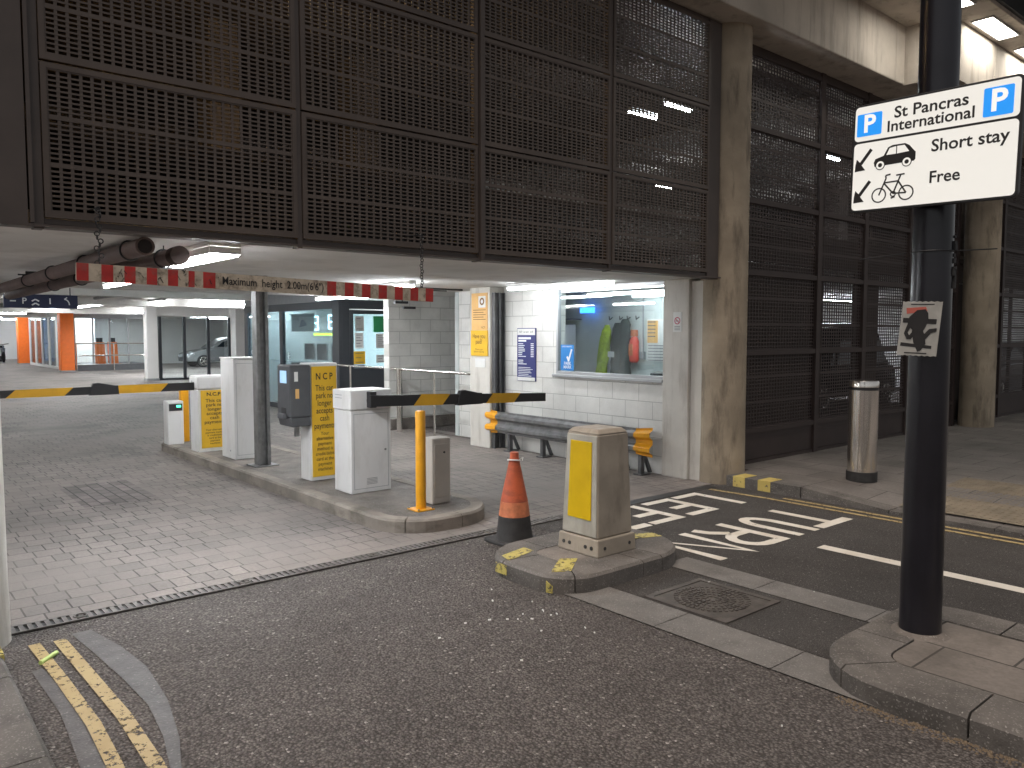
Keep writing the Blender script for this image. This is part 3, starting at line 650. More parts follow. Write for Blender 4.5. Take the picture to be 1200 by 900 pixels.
tube_light(12.4, 38.0, 2.62, 'X', 1.8, 'added fluorescent tube above the silver car behind the lobby glass', w=.22)
tube_light(10.2, 33.5, 2.62, 'X', 1.5, 'added fluorescent tube behind the middle pane of the lobby glass', w=.22)
tube_light(2.6, 10.6, 2.33, 'Y', 1.4, 'fluorescent tube over the entry lane paving, hidden above the pipes')
tube_light(1.2, 16.0, 2.6, 'Y', 1.4, 'fluorescent tube at the left above the entry lane beyond the pipes')
tube_light(3.2, 21.0, 2.62, 'Y', 1.6, 'fluorescent tube behind the navy hanging sign')
tube_light(21.2, 11.0, 2.62, 'X', 3.0, 'bright fluorescent tube glimpsed through the lower mesh wall', tube='upper_tube', w=.14)
tube_light(15.5, 15.5, 2.62, 'X', 2.0, 'fluorescent tube lighting the bay behind the mesh wall', tube='upper_tube', w=.12)
tube_light(13.0, 13.5, 2.62, 'Y', 1.6, 'fluorescent tube behind the mesh wall near the office', w=.12)
for X_, Y_, Z_, lb in ((8.3, 6.5, 4.62, 'bright tube seen through the upper slotted panels beside the round column'), (7.9, 6.75, 4.5, 'second tube through the slotted panels, a little lower left of its neighbour'), (12.9, 6.85, 4.7, 'bright tube seen through fine mesh just left of the parking sign'), (18.0, 10.2, 4.75, 'bright tube seen through fine mesh below the parking sign left edge'), (13.0, 10.5, 4.75, 'tube deep on the upper deck behind the fine mesh'), (17.0, 8.0, 4.75, 'tube on the upper deck behind the far column')):
    tube_light(X_, Y_, Z_, 'X', .55, lb, 'deck_light', 'upper_tube', 'tubes on the upper deck', w=.07)
t = thing('bulkhead_lamp', (2.0, 6.0, 4.8), 'amber lamp behind the slotted panels lighting their inner edges', 'lamp'); MB().lathe(2.0, 6.3, [(.14, 4.8), (.14, 4.9), (.09, 4.95)], 16).build('dome', 'amber', t); MB().lathe(2.0, 6.3, [(.03, 4.95), (.03, 5.2)], 10).build('stem', 'gunmetal', t)
for X_, Y_, al, L2, lb in ((-3, 9, 'Y', 2.4, 'added unseen tube over the bays left of the entry lane, nearest the street'), (-3, 17, 'Y', 3, 'added unseen tube over the bays left of the entry lane, second from the street'), (-2.5, 27, 'Y', 3.5, 'added unseen tube over the bays left of the entry lane, third from the street'), (-2, 42, 'Y', 4, 'added unseen tube over the bays left of the entry lane, deepest'), (4.6, 25, 'X', 2, 'added tube across the lane beyond the hanging sign'), (5.2, 41, 'X', 2, 'added tube across the lane level with the orange pillar'), (4.0, 57, 'X', 3, 'added tube in front of the far wall by the motorcycles'), (8.4, 58, 'X', 3, 'added tube in front of the far wall behind the orange pillars'), (14, 33, 'X', 2.4, 'added tube over the silver car, nearer the lobby glass'), (17, 45, 'X', 3, 'added tube deep behind the silver car'), (9.0, 24, 'X', 2, 'added tube between kiosk and lobby glass'), (5.6, 9.4, 'Y', 1.6, 'tube above the exit lane behind the barrier cabinets'), (9.0, 42, 'X', 2, 'added tube inside the glazed box')):
    tube_light(X_, Y_, 2.62 if Y_ > 13 else 2.33, al, L2, lb, w=.1)  # tubes added to brighten the dark bays, deep lane, lobby and far wall
fl = thing('ceiling_lamp', (1.98, 6.05, 2.3), 'wide bright ceiling lamp with rounded diffuser behind the brown pipe ends', 'light')
B(1.9, 2.12, 5.42, 6.7, 2.295, 2.329).build('housing', 'white_metal', fl, bevel=.008)
B(1.915, 2.105, 5.44, 6.68, 2.235, 2.294).build('diffuser', 'tube', fl)
MB().box(1.9, 1.91, 5.42, 6.7, 2.245, 2.294).box(2.11, 2.12, 5.42, 6.7, 2.245, 2.294).box(1.91, 2.11, 5.42, 5.43, 2.245, 2.294).box(1.91, 2.11, 6.69, 6.7, 2.245, 2.294).build('skirt', 'white_metal', fl)  # opaque sides added to keep the diffuser's light off the ceiling
for X_, lb in ((10.5, 'recessed canopy lamp partly behind the black pole'), (12.1, 'recessed rectangular canopy lamp right of the black pole, whole in view'), (13.7, 'recessed canopy lamp at the right edge above the parking sign'), (15.3, 'recessed canopy lamp beyond the right edge of view')):
    t = thing('canopy_lamp', (X_, 4.1, 5.85), lb, 'light', 'recessed canopy lamps')
    q = MB(); q.box(X_-.5, X_+.5, 3.98, 4.0, 5.83, 5.851); q.box(X_-.5, X_+.5, 4.24, 4.26, 5.83, 5.851); q.box(X_-.5, X_-.48, 4.0, 4.24, 5.83, 5.851); q.box(X_+.48, X_+.5, 4.0, 4.24, 5.83, 5.851)
    q.build('trim', 'alu', t); B(X_-.478, X_+.478, 4.002, 4.238, 5.838, 5.85).build('diffuser', 'tube_warm', t, bevel=.005)

# ------------------------------------------------------------ pipes under the soffit
def pipe(x, y0, z, y1, label, hole, slope=0):
    t = thing('drain_pipe', (x, y0, z), label, 'pipe', 'brown pipes under the soffit')
    q = MB(); dz = slope * (y1 - y0)
    q.cyl((x, y0 + .004, z), (x, y1, z + dz), .058, seg=24); q.build('pipe_run', 'pipe', t, smooth=True)
    if hole:
        q = MB(); n = 24; q.lathe(x, 0, [(0.001, 0)], 3) if False else None
        ring = MB(); ring.torus((x, y0, z), .053, .008, (0, 1, 0)); ring.build('pipe_mouth', 'pipe', t, smooth=True)
        MB().cyl((x, y0 - .001, z), (x, y0 + .003, z), .051, seg=24).build('bore', 'pipe_dark', t)
    else:
        MB().cyl((x, y0 - .012, z), (x, y0 + .1, z), .064, seg=24).build('end_cap', 'pipe_cap', t, smooth=True)
    for k in range(4):
        q = MB(); yy = y0 + .35 + k * 1.3; zz = z + slope * (yy - y0); q.torus((x, yy, zz), .065, .006, (0, 1, 0), sg=6); q.cyl((x, yy, zz + .07), (x, yy, 2.33), .004, seg=6)
        q.build('hanger', 'black', t)
pipe(1.49, 5.42, 2.262, 13, 'brown pipe with open black mouth ending above the red and white height bar', True)
pipe(1.76, 5.6, 2.235, 13, 'brown capped pipe second from the left, in front of the bright lamp', False, .0)
cb_ = thing('cable_conduit', (4, 8.4, 2.33), 'thin dark cable run clipped across the white ceiling above the kiosk', 'cable')
MB().tube([(1.5, 9.9, 2.36), (7.15, 9.62, 2.36)], .014).tube([(1.5, 10.4, 2.365), (7.2, 10.1, 2.365)], .009).build('cable_run', 'black', cb_)
for xx, zz, rr0, y0_, y1_, lb_ in ((5.3, 2.68, .04, 13.4, 60, 'grey service pipe running deep along the ceiling over the lane'), (0.6, 2.66, .055, 13.4, 60, 'brown service pipe running along the ceiling at the left'), (6.7, 2.66, .03, 22.5, 60, 'thin service pipe along the ceiling toward the orange pillars')):
    t = thing('service_pipe', (xx, y0_, zz), lb_, 'pipe'); MB().cyl((xx, y0_, zz), (xx, y1_, zz), rr0, seg=12).build('pipe_run', 'pipe' if rr0 > .05 else 'galv', t, smooth=True)
t = thing('cable_tray', (4.4, 14, 2.66), 'perforated grey cable tray hung along the ceiling beyond the height bar', 'cable tray'); MB().box(4.25, 4.55, 13.5, 60, 2.64, 2.65).box(4.25, 4.26, 13.5, 60, 2.65, 2.7).box(4.54, 4.55, 13.5, 60, 2.65, 2.7).build('tray', 'galv', t)
cb_ = thing('lit_beam_edge', (3.4, 12, 2.36), 'ceiling strip standing for a lit beam edge left of the height bar', 'lit_beam_edge'); B(2.2, 2.28, 11.4, 20, 2.35, 2.384).build('channel', 'white_conc', cb_)  # white strip put in where a beam edge catches the light

# ------------------------------------------------------------ height bar
hbA, hbB = Vector((1.0, 5.0, 2.0)), Vector((3.41, 4.98, 1.94))
hd = (hbB - hbA); L_ = hd.length; hu = hd.normalized(); hv = Vector((0, 0, 1)); hv = (hv - hu * hv.dot(hu)).normalized(); HH = .1
hr = thing('height_bar', tuple(hbA), 'hanging red and cream striped bar reading Maximum height 2.00m', 'height barrier')
MB().rect(hbA, hu, hv, 0, L_, 0, HH, .02).build('board', 'cream', hr)
def seg_px(x): return (x - 92) / 410 * 0 + x
lx = [0, .062, .124, .186, .25, .31, .372, .434, .496, .556, .618, .675, .725, .775, .81]
red = MB()
lefts = [(0, .062), (.128, .19), (.25, .31), (.372, .43), (.492, .55), (.612, .648), (.70, .775)]
for a, b in lefts: MB().rect(hbA + hu.cross(hv)*.02, hu, hv, a, b, .001, HH - .001, .0015).build('red_stripe', 'red', hr)
xr = L_ * .637; stp = (L_ - xr) / 13
for k in range(7): MB().rect(hbA + hu.cross(hv)*.02, hu, hv, xr + 2*k*stp, xr + (2*k+1)*stp, .001, HH - .001, .0015).build('red_stripe', 'red', hr)
mid = (.79 + xr) / 2
text("Maximum  height  2.00m(6'6\")", hbA + hu * mid + hv * .052 + hu.cross(hv)*.02, hu, hv, .07, .0025, width=.69, bold=.0008).build('lettering', 'text', hr)
sc_ = MB()
for k in range(26):
    a = random.choice([random.uniform(.19, .25), random.uniform(.31, .37), random.uniform(.43, .49), random.uniform(.55, .61), random.uniform(.65, .8), random.uniform(.1, .8)])
    p = (a, random.uniform(.01, .09)); sc_.bar(hbA + hu.cross(hv)*.02, hu, hv, p, (p[0] + random.uniform(-.02, .02), p[1] + random.uniform(-.03, .03)), random.uniform(.0015, .004), .0025 + k*.00003)
sc_.build('scratch', 'text', hr)
def chain(x, y, z0, z1, label, wob):
    t = thing('hanging_chain', (x, y, z0), label, 'chain', 'chains holding the height bar'); q = MB(); z = z1; i = 0
    while z > z0:
        dx = wob * math.sin(i * 1.7) * .012; q.torus((x + dx, y, z), .013, .0035, (1, 0, 0) if i % 2 else (0, 1, 0), seg=10, sg=5); z -= .021; i += 1
    q.build('links', 'black', t); MB().torus((x, y, z1 + .015), .012, .004, (0, 1, 0), seg=10, sg=5).cyl((x, y, z1 + .02), (x, 5.2, z1 + .03), .005, seg=6).build('hook', 'black', t)
chain(1.13, 5.02, 2.09, 2.40, 'knotted black chain holding the left end of the height bar', 1)
chain(3.33, 4.99, 2.04, 2.42, 'thin black chain holding the right end of the height bar', .3)

# ------------------------------------------------------------ office
of = thing('attendant_office', (8.8, 7.5, 0), 'white blockwork attendant office with one wide window onto the exit lane', 'office')
w = MB(); w.box(7.45, 7.62, 5.98, 9.0, 0, 1.15); w.box(7.45, 7.62, 7.86, 9.0, 1.15, 2.384); w.box(7.45, 7.62, 5.98, 7.86, 2.325, 2.384)
w.build('wall', 'blockX', of)
iw = MB(); iw.box(9.45, 9.55, 5.98, 10.4, 0, 2.38); iw.box(7.65, 10.1, 10.4, 10.5, 0, 2.38); iw.box(7.9, 10.1, 5.9, 5.98, 0, 2.38); iw.build('inner_wall', 'office_wall', of); B(7.66, 7.7, 9.0, 10.4, 0, 2.38).build('return_wall', 'blockX', of)
B(7.7, 9.45, 5.98, 10.4, .0, .02).build('floor_slab', 'mid_grey', of)
wf = MB(); wf.box(7.44, 7.5, 5.98, 7.86, 1.15, 1.19); wf.box(7.44, 7.5, 5.98, 7.86, 2.285, 2.325); wf.box(7.44, 7.5, 7.82, 7.86, 1.19, 2.285); wf.box(7.44, 7.5, 5.98, 6.0, 1.19, 2.285)
win = wf.build('window', 'alu', of, bevel=.004)
B(7.47, 7.476, 6.0, 7.82, 1.19, 2.285).build('pane', 'glass', win)
MB().box(7.4, 7.5, 5.98, 7.9, 1.11, 1.149).build('sill', 'alu', of, bevel=.004)
tube_light(8.3, 7.35, 2.28, 'Y', 1.5, 'bright tube added inside the office standing for reflected outside tubes', w=.09, tube='tube_soft')  # added where the pane would mirror the tubes outside
tube_light(9.1, 7.3, 2.28, 'Y', 1.3, 'second tube inside the office nearer its rear wall', w=.07, tube='tube_soft')
bl = thing('blue_lamp', (9.9, 9.2, 2.1), 'small blue lit panel high inside the office', 'lamp'); B(9.3, 9.34, 8.95, 9.25, 2.04, 2.13).build('panel', 'blue_lamp', bl)
# coats hooked on the rear wall
def coat(yc, w_, z0, z1, m, label, tape=False, lean=0):
    t = thing('hanging_coat' if m != 'hivis' else 'hi_vis_jacket', (9.9, yc, z0), label, 'coat' if m != 'hivis' else 'jacket')
    q = MB(); n = 24; rows = [(z1, .06), (z1-.03, .2), (z1-.09, .42), (z1-.2, .5), (z1-.4, .44), (z0+.3, .5), (z0+.12, .54), (z0, .56)]
    idx = []
    for z, k in rows:
        for i in range(n):
            a = 2*math.pi*i/n; yy = yc + lean*(z1 - z) + math.cos(a) * w_ * k + .022*math.sin(3*a + z*11) + .012*math.sin(7*a - z*15); xx = 9.33 + math.sin(a) * .09 * (k + .3) + .012 * math.sin(3*a + z*9)
            q.v.append((xx, yy, z))
    for r_ in range(len(rows)-1):
        for i in range(n): j = (i+1) % n; q.f.append((r_*n+i, r_*n+j, (r_+1)*n+j, (r_+1)*n+i))
    q.f.append(tuple(range(n))); q.f.append(tuple((len(rows)-1)*n + i for i in range(n)))
    q.build('fabric', m, t, smooth=True, recalc=True)
    if tape: B(9.17, 9.20, yc - .06 + lean*.5, yc + .05 + lean*.5, 1.33, 1.42).build('patch', 'reflective', t)
coat(8.66, .19, .98, 1.84, 'hivis', 'yellow green hi vis jacket on a hook behind the office window', False, .17)
coat(8.44, .22, .95, 1.87, 'dark_cloth', 'dark green coat with a grey patch, between jacket and extinguisher', True, .02)
coat(8.28, .19, .95, 1.93, 'dark_cloth', 'darker slim coat hung highest on the office hooks', False, .0)
hk = thing('coat_hooks', (9.98, 8.6, 1.95), 'row of thin black coat hooks on the office rear wall', 'hooks')
q = MB()
for yy in (8.66, 8.44, 8.28, 8.1): q.tube([(9.45, yy, 1.96), (9.38, yy, 1.92), (9.37, yy, 1.98)], .008)
q.build('hook', 'black', hk)
ex = thing('fire_extinguisher', (9.9, 8.3, 1.1), 'red fire extinguisher on the office wall beside the coats', 'fire extinguisher')
MB().lathe(9.36, 8.12, [(.05, 1.25), (.075, 1.28), (.075, 1.58), (.05, 1.64), (.02, 1.66)], 18).build('cylinder', 'red_plastic', ex, smooth=True)
B(9.32, 9.4, 8.08, 8.16, 1.66, 1.76).build('valve', 'orange_band', ex); B(9.275, 9.283, 8.08, 8.16, 1.36, 1.54).build('sticker', 'orange_band', ex)
nb = thing('notice_board', (9.98, 7.95, 1.2), 'white notice board with a yellow sheet at the right of the office window', 'notice board')
B(9.42, 9.445, 7.3, 7.92, 1.28, 1.92).build('board', 'paper', nb); B(9.41, 9.419, 7.7, 7.9, 1.56, 1.9).build('yellow_sheet', 'sand', nb)
q = MB(); O = (9.409, 7.88, 1.23)
for k in range(5): q.rect(O, UY, UZ, -.01, .14, .42 + k*.055, .435 + k*.055)
for k in range(6): q.rect(O, UY, UZ, 0, .3, .06 + k*.045, .068 + k*.045)
q.build('printed_lines', 'text_dim', nb)
cb = thing('conduit_box', (9.95, 8.1, 1.3), 'small grey socket box with a conduit up the office wall', 'socket box'); q = MB(); q.box(9.39, 9.45, 7.96, 8.04, 1.3, 1.42); q.cyl((9.43, 8.0, 1.42), (9.43, 8.0, 2.3), .012, seg=8); q.build('casing', 'mid_grey', cb)
ds = thing('office_desk', (8.2, 6.4, 0), 'pale office counter with dark items under the window', 'desk'); B(7.7, 8.2, 6.05, 8.9, 1.02, 1.06).build('worktop', 'paper', ds); B(7.75, 8.1, 6.1, 6.15, 0, 1.02).build('leg', 'alu', ds); B(7.75, 8.1, 8.8, 8.85, 0, 1.02).build('leg', 'alu', ds)
kb_ = thing('keyboard', (7.9, 6.3, 1.07), 'dark phone and keyboard on the counter at the right of the window', 'keyboard'); MB().hexa([(7.8, 6.1, 1.062), (7.95, 6.1, 1.062), (7.95, 6.5, 1.062), (7.8, 6.5, 1.062), (7.8, 6.1, 1.2), (7.95, 6.1, 1.22), (7.95, 6.5, 1.22), (7.8, 6.5, 1.2)]).build('casing', 'black', kb_, bevel=.01)
pk = thing('parking_poster', (7.48, 7.72, 1.2), 'blue poster with white tick and words PARK MARK inside the office window', 'poster')
B(7.464, 7.468, 7.54, 7.79, 1.2, 1.55).build('sheet', 'blue', pk); O = (7.463, 7.665, 1.2)
q = MB(); q.bar(O, UY, UZ, (-.0, .19), (.035, .13), .03); q.bar(O, UY, UZ, (.026, .125), (.09, .29), .028, .0022); q.build('tick', 'white_text', pk)
text('PARK\nMARK', (7.463, 7.655, 1.27), UY, UZ, .062, .002, width=.15, line=.8, bold=.001).add(text('SAFER PARKING', (7.463, 7.665, 1.525), UY, UZ, .03, .002, width=.2)).build('lettering', 'white_text', pk)
sh = thing('office_shelf', (9.0, 8.8, 1.5), 'grey shelf unit with printed card at the left inside the office', 'shelf')
B(9.1, 9.4, 9.45, 9.85, 1.0, 1.85).build('cabinet', 'paper', sh); B(9.05, 9.44, 9.35, 10.0, 1.93, 1.95).build('shelf_board', 'grey_frame', sh)
text('SOS', (9.095, 9.65, 1.65), UY, UZ, .1, .002).build('lettering', 'text', sh)
# tariff board on the wall
tb = thing('tariff_board', (7.44, 8.6, 1.0), 'tall navy tariff board with white header on the white block wall', 'sign')
B(7.43, 7.449, 8.27, 8.67, 1.02, 1.78).build('panel', 'navy', tb, bevel=.004); O = (7.43, 8.47, 1.02)
q = MB(); q.rect(O, UY, UZ, -.19, .19, .66, .75); q.rect(O, UY, UZ, -.19, .19, .005, .055); q.build('header', 'paper', tb)
q = MB(); rnd = random.Random(3)
q.rect(O, UY, UZ, -.17, .1, .60, .63); q.rect(O, UY, UZ, -.17, .0, .565, .59)
for k in range(11):
    y = .53 - k*.026 - (.03 if k > 7 else 0)
    q.rect(O, UY, UZ, -.17, -.17 + rnd.uniform(.08, .18), y, y + .011)
    if k < 8: q.rect(O, UY, UZ, .1, .16, y, y + .012)
for k in range(6): q.rect(O, UY, UZ, -.17, -.17 + rnd.uniform(.2, .33), .19 - k*.024, .198 - k*.024)
q.build('printed_lines', 'white_text', tb)
text('NCP   car park   tariff', (7.428, 8.47, 1.725), UY, UZ, .04, .002, width=.3).build('lettering', 'text', tb)
# pillar with notices and steel channels
pp = thing('painted_pillar', (7.35, 9.25, 0), 'white painted pillar carrying the orange payment notices', 'pillar')
B(7.2, 7.6, 9.02, 9.5, 0, 2.384).build('shaft', 'white_conc', pp, bevel=.012)
ch = thing('steel_channel', (7.35, 9.02, 0), 'grey vertical steel channels between notice pillar and office wall', 'channel'); q = MB()
q.box(7.24, 7.44, 8.995, 9.015, 0, 2.3); q.box(7.24, 7.26, 8.95, 8.995, 0, 2.3); q.box(7.42, 7.44, 8.95, 8.995, 0, 2.3); q.cyl((7.35, 8.97, 0), (7.35, 8.97, 2.3), .018, seg=10); q.build('profile', 'gunmetal', ch)
pn = thing('payment_notice', (7.19, 9.25, 1.4), 'faded orange pillar notice reading Have you paid?', 'sign')
B(7.188, 7.197, 9.06, 9.44, 1.755, 2.3).build('upper_panel', 'sand', pn); B(7.18, 7.197, 9.05, 9.45, 1.37, 1.75).build('lower_panel', 'yellow', pn)
O = (7.188, 9.25, 1.755); q = MB(); q.rect(O, UY, UZ, -.02, .15, .33, .5); q.build('pictogram_panel', 'paper', pn)
q = MB(); q.ring(O, UY, UZ, .065, .42, .03, .055, .003)
for k in range(5): q.rect(O, UY, UZ, -.15, .15 - (k % 2)*.05, .29 - k*.035, .3 - k*.035, .002)
text('NCP', (7.188, 9.16, 1.79), UY, UZ, .05, .002).add(q).add(text('Have you\npaid?', (7.18, 9.25, 1.62), UY, UZ, .095, .002, width=.3, line=.85, bold=.001)).add(text('Please pay\nbefore leaving', (7.18, 9.25, 1.45), UY, UZ, .04, .002, width=.24, line=.85)).build('lettering', mat('brown_print', (.2, .1, .03), .6), pn)
B(7.19, 7.198, 9.12, 9.36, 1.2, 1.33).build('paper_slip', 'paper', pn)

# guard rail
gr = thing('guard_rail', (7.2, 7.6, 0), 'dark steel crash barrier with yellow flared ends along office wall', 'crash barrier')
prof = [(0, -.155), (.0, -.13), (-.05, -.1), (-.05, -.06), (.0, -.02), (.0, .02), (-.05, .06), (-.05, .1), (0, .13), (0, .155)]
def wbeam(y0, y1, x, zc, t=.006, flare=0):
    q = MB(); n = len(prof)
    for yy, fl_ in ((y0, 0), (y1, flare)):
        for s_ in (0, t):
            for a, b in prof: q.v.append((x + a*(1 + .2*bool(fl_)) + s_ + fl_, yy, zc + b*(1 + .15*bool(fl_))))
    for i in range(n-1):
        q.f += [(i, i+1, 2*n+i+1, 2*n+i), (n+i+1, n+i, 3*n+i, 3*n+i+1)]
    q.f += [(0, 2*n, 3*n, n), (n-1, 2*n-1, 4*n-1, 3*n-1)]
    q.f += [tuple(list(range(n)) + list(range(2*n-1, n-1, -1))), tuple(list(range(2*n, 3*n)) + list(range(4*n-1, 3*n-1, -1)))]
    return q
wbeam(8.84, 6.2, 7.2, .41).build('rail', mat('galvanised_rail', (.24, .24, .245), .42, .35, var=.35, vscale=9), gr, recalc=True)
wbeam(8.84, 9.10, 7.195, .41, flare=.03).build('end_cap', 'post_yellow', gr, recalc=True); wbeam(6.2, 5.97, 7.195, .41, flare=.03).build('end_cap', 'post_yellow', gr, recalc=True)
for yy in (8.6, 7.9, 7.2, 6.5, 6.15):
    q = MB(); q.box(7.21, 7.27, yy - .025, yy + .025, .02, .56); q.box(7.17, 7.35, yy - .06, yy + .06, 0, .02); q.hexa([(7.25, yy-.02, .3), (7.28, yy-.02, .3), (7.28, yy+.02, .3), (7.25, yy+.02, .3), (7.38, yy-.02, .02), (7.42, yy-.02, .02), (7.42, yy+.02, .02), (7.38, yy+.02, .02)]); q.build('post', 'gunmetal', gr)
B(7.30, 7.34, 6.1, 8.9, .48, .55).build('rear_rail', 'gunmetal', gr)

# block wall, plinth, hand rail
bw = thing('blockwork_wall', (8.6, 12, 0), 'white blockwork wall between the kiosk door and the notice pillar', 'wall')
B(7.26, 12, 11.93, 12.1, .2, 2.384).build('wall_face', 'blockY', bw); B(7.24, 12, 11.85, 12.1, 0, .2).build('plinth', 'islandtop', bw, bevel=.01)
B(7.62, 7.7, 9.5, 11.85, 0, .02).build('floor_edge', 'islandtop', bw)
hr_ = thing('hand_rail', (7.3, 11.6, 0), 'stainless steel hand rail with stout end post before the block wall', 'hand rail')
q = MB(); q.cyl((7.26, 11.6, 0), (7.26, 11.6, 1.1), .05, seg=20); q.build('end_post', 'steel', hr_, smooth=True)
q = MB(); q.tube([(7.3, 14.2, 1.09), (7.3, 9.55, 1.08)], .022, 12); q.build('top_rail', 'steel', hr_, smooth=True)
q = MB(); q.tube([(7.3, 11.6, .62), (7.3, 9.55, .62)], .012, 10); q.build('mid_rail', 'steel', hr_, smooth=True)
for yy in (13.4, 10.6): MB().cyl((7.3, yy, 0), (7.3, yy, 1.08), .018, seg=10).build('post', 'steel', hr_, smooth=True)
cm_ = thing('security_camera', (7.1, 11.3, 2.2), 'small black camera fitting hung below the ceiling by the block wall', 'camera'); q = MB(); q.box(6.95, 7.2, 11.2, 11.26, 2.2, 2.24); q.box(7.05, 7.28, 11.1, 11.16, 2.11, 2.15); q.cyl((7.1, 11.23, 2.24), (7.1, 11.23, 2.384), .012, seg=8); q.build('casing', 'black', cm_)

# ------------------------------------------------------------ payment kiosk
ks = thing('payment_kiosk', (8.5, 16, 0), 'dark grey framed kiosk with wide glass window and a single door', 'kiosk')
q = MB()
q.box(7.5, 7.58, 14.22, 14.5, 0, 2.384); q.box(7.5, 7.58, 14.5, 19.1, 2.2, 2.36); q.box(7.5, 7.58, 14.5, 16.9, 0, .76); q.box(7.5, 7.58, 16.9, 17.05, 0, 2.2); q.box(7.5, 7.58, 18.9, 19.1, 0, 2.2); q.box(7.5, 7.58, 17.05, 18.9, 0, .12);
q.box(7.58, 7.74, 14.22, 14.32, 0, 2.384); q.box(8.72, 8.9, 14.22, 14.32, 0, 2.384); q.box(7.74, 8.72, 14.22, 14.32, 2.2, 2.384); q.box(8.9, 10.5, 14.22, 14.32, 0, 2.384)
q.build('frame', 'grey_frame', ks, bevel=.006)
q = MB(); q.box(7.52, 7.56, 13.2 + 1.3, 16.9, 2.36, 2.749); q.box(7.52, 7.56, 16.9, 19.1, 2.36, 2.749); q.build('fascia', 'mid_grey', ks)
B(7.53, 7.536, 14.5, 16.9, .76, 2.2).build('window_pane', 'glass_dark', ks); B(7.53, 7.536, 17.05, 18.9, .12, 2.2).build('side_pane', 'glass_dark', ks)
q = MB(); q.box(10.4, 10.5, 14.32, 19.1, 0, 2.7); q.box(7.585, 10.5, 19.0, 19.1, 0, 2.7); q.box(7.585, 10.4, 14.32, 19.0, 2.62, 2.7); q.build('rear_wall', 'office_wall', ks)
dr_ = MB(); dr_.box(7.76, 8.7, 14.24, 14.29, .02, 1.0); dr_.box(7.76, 7.84, 14.24, 14.29, 1.0, 2.18); dr_.box(8.6, 8.7, 14.24, 14.29, 1.0, 2.18); dr_.box(7.84, 8.6, 14.24, 14.29, 2.1, 2.18)
door = dr_.build('door', 'grey_frame', ks, bevel=.004); B(7.84, 8.6, 14.26, 14.265, 1.0, 2.1).build('pane', 'glass_dark', door)
MB().tube([(8.63, 14.24, .6), (8.63, 14.18, .62), (8.63, 14.18, 1.95), (8.63, 14.24, 1.97)], .018, 8).build('handle', 'steel', door)
def poster(x0, x1, z0, z1, m, label, lines=4, Y=14.25, tm='text_dim', name='paper_notice'):
    t = thing(name, ((x0+x1)/2, Y, z0), label, 'notice', 'notices on the kiosk door'); B(x0, x1, Y-.012, Y-.008, z0, z1).build('sheet', m, t); q = MB(); O = (x0, Y-.012, z0)
    for k in range(lines): yy = (z1-z0)*(.15 + .7*k/max(1, lines-1)); q.rect(O, UX, UZ, (x1-x0)*.15, (x1-x0)*(.85 - .2*(k % 2)), yy-.006, yy+.006)
    q.build('printed_lines', tm, t)
poster(7.87, 8.06, 1.4, 1.72, 'paper', 'white sheet at the middle left of the kiosk door pane', 5); poster(7.84, 8.1, 1.08, 1.34, 'yellow', 'yellow notice low on the kiosk door pane', 3); poster(7.88, 8.08, 1.75, 2.05, 'grey_paper', 'grey picture sheet at the upper left of the kiosk door pane', 2)
poster(8.36, 8.58, 1.4, 1.7, 'paper', 'white sheet on the kiosk door pane beside the handle', 6); poster(8.36, 8.58, 1.1, 1.26, 'paper', 'small white sheet lowest on the right of the door pane', 3); poster(8.3, 8.58, 1.73, 2.06, 'green_poster', 'green poster at the top right of the kiosk door pane', 0)
ls = thing('lit_sign', (8.2, 15.5, 1.7), 'glowing blue white letter E sign seen through the kiosk window', 'sign')
def E_(yc, zc, flip, X):
    q = MB(); O = (X, yc, zc); s_ = -1 if flip else 1
    q.rect(O, UY, UZ, -.09*s_, -.05*s_, -.16, .16, .01) if not flip else q.rect(O, UY, UZ, .05, .09, -.16, .16, .01)
    for b in (-.16, -.02, .12):
        a0, a1 = (-.05, .08) if not flip else (-.08, .05); q.rect(O, UY, UZ, a0, a1, b, b + .04, .01)
    return q
E_(15.35, 1.95, False, 7.9).add(E_(16.0, 1.93, True, 7.9)).build('letters', 'blue_glow', ls)
B(7.9, 7.93, 15.1, 16.15, 1.66, 1.71).build('underline_strip', 'lime_glow', ls)
pc = thing('advert_board', (8.3, 16.9, 1.5), 'white advert board with a small car picture inside the kiosk', 'advert'); B(7.95, 7.98, 16.2, 17.4, 1.75, 2.15).build('board', 'paper', pc); q = MB(); O = (7.948, 16.9, 1.8)
q.plate(O, UY, UZ, [(-.05, .05), (.3, .08), (.3, .15), (.22, .16), (.15, .22), (.02, .2), (-.05, .12)]); q.build('picture', 'navy', pc)
mo = thing('ticket_counter', (8.2, 15.6, 0), 'dark counter with screens behind the kiosk window', 'counter'); B(7.75, 8.3, 14.6, 17, .0, 1.05).build('counter_top', 'grey_plastic', mo)
for yy in (15.1, 15.8, 16.4): B(7.9, 7.95, yy - .22, yy + .22, 1.12, 1.48).build('screen', 'black', mo)
tube_light(9.2, 16, 2.56, 'Y', 1.4, 'tube inside the kiosk above the counter', w=.3)
tube_light(8.6, 18.1, 2.56, 'Y', 1.2, 'tube inside the kiosk rear room', w=.3)
lt_ = thing('window_lettering', (7.52, 17.5, 1), 'white vinyl lettering low on the kiosk glass', 'lettering')
text('E', (7.528, 16.6, 1.2), UY, UZ, .22, .002).add(text('S', (7.528, 18.7, 1.2), UY, UZ, .25, .002)).build('letters', 'white_text', lt_)

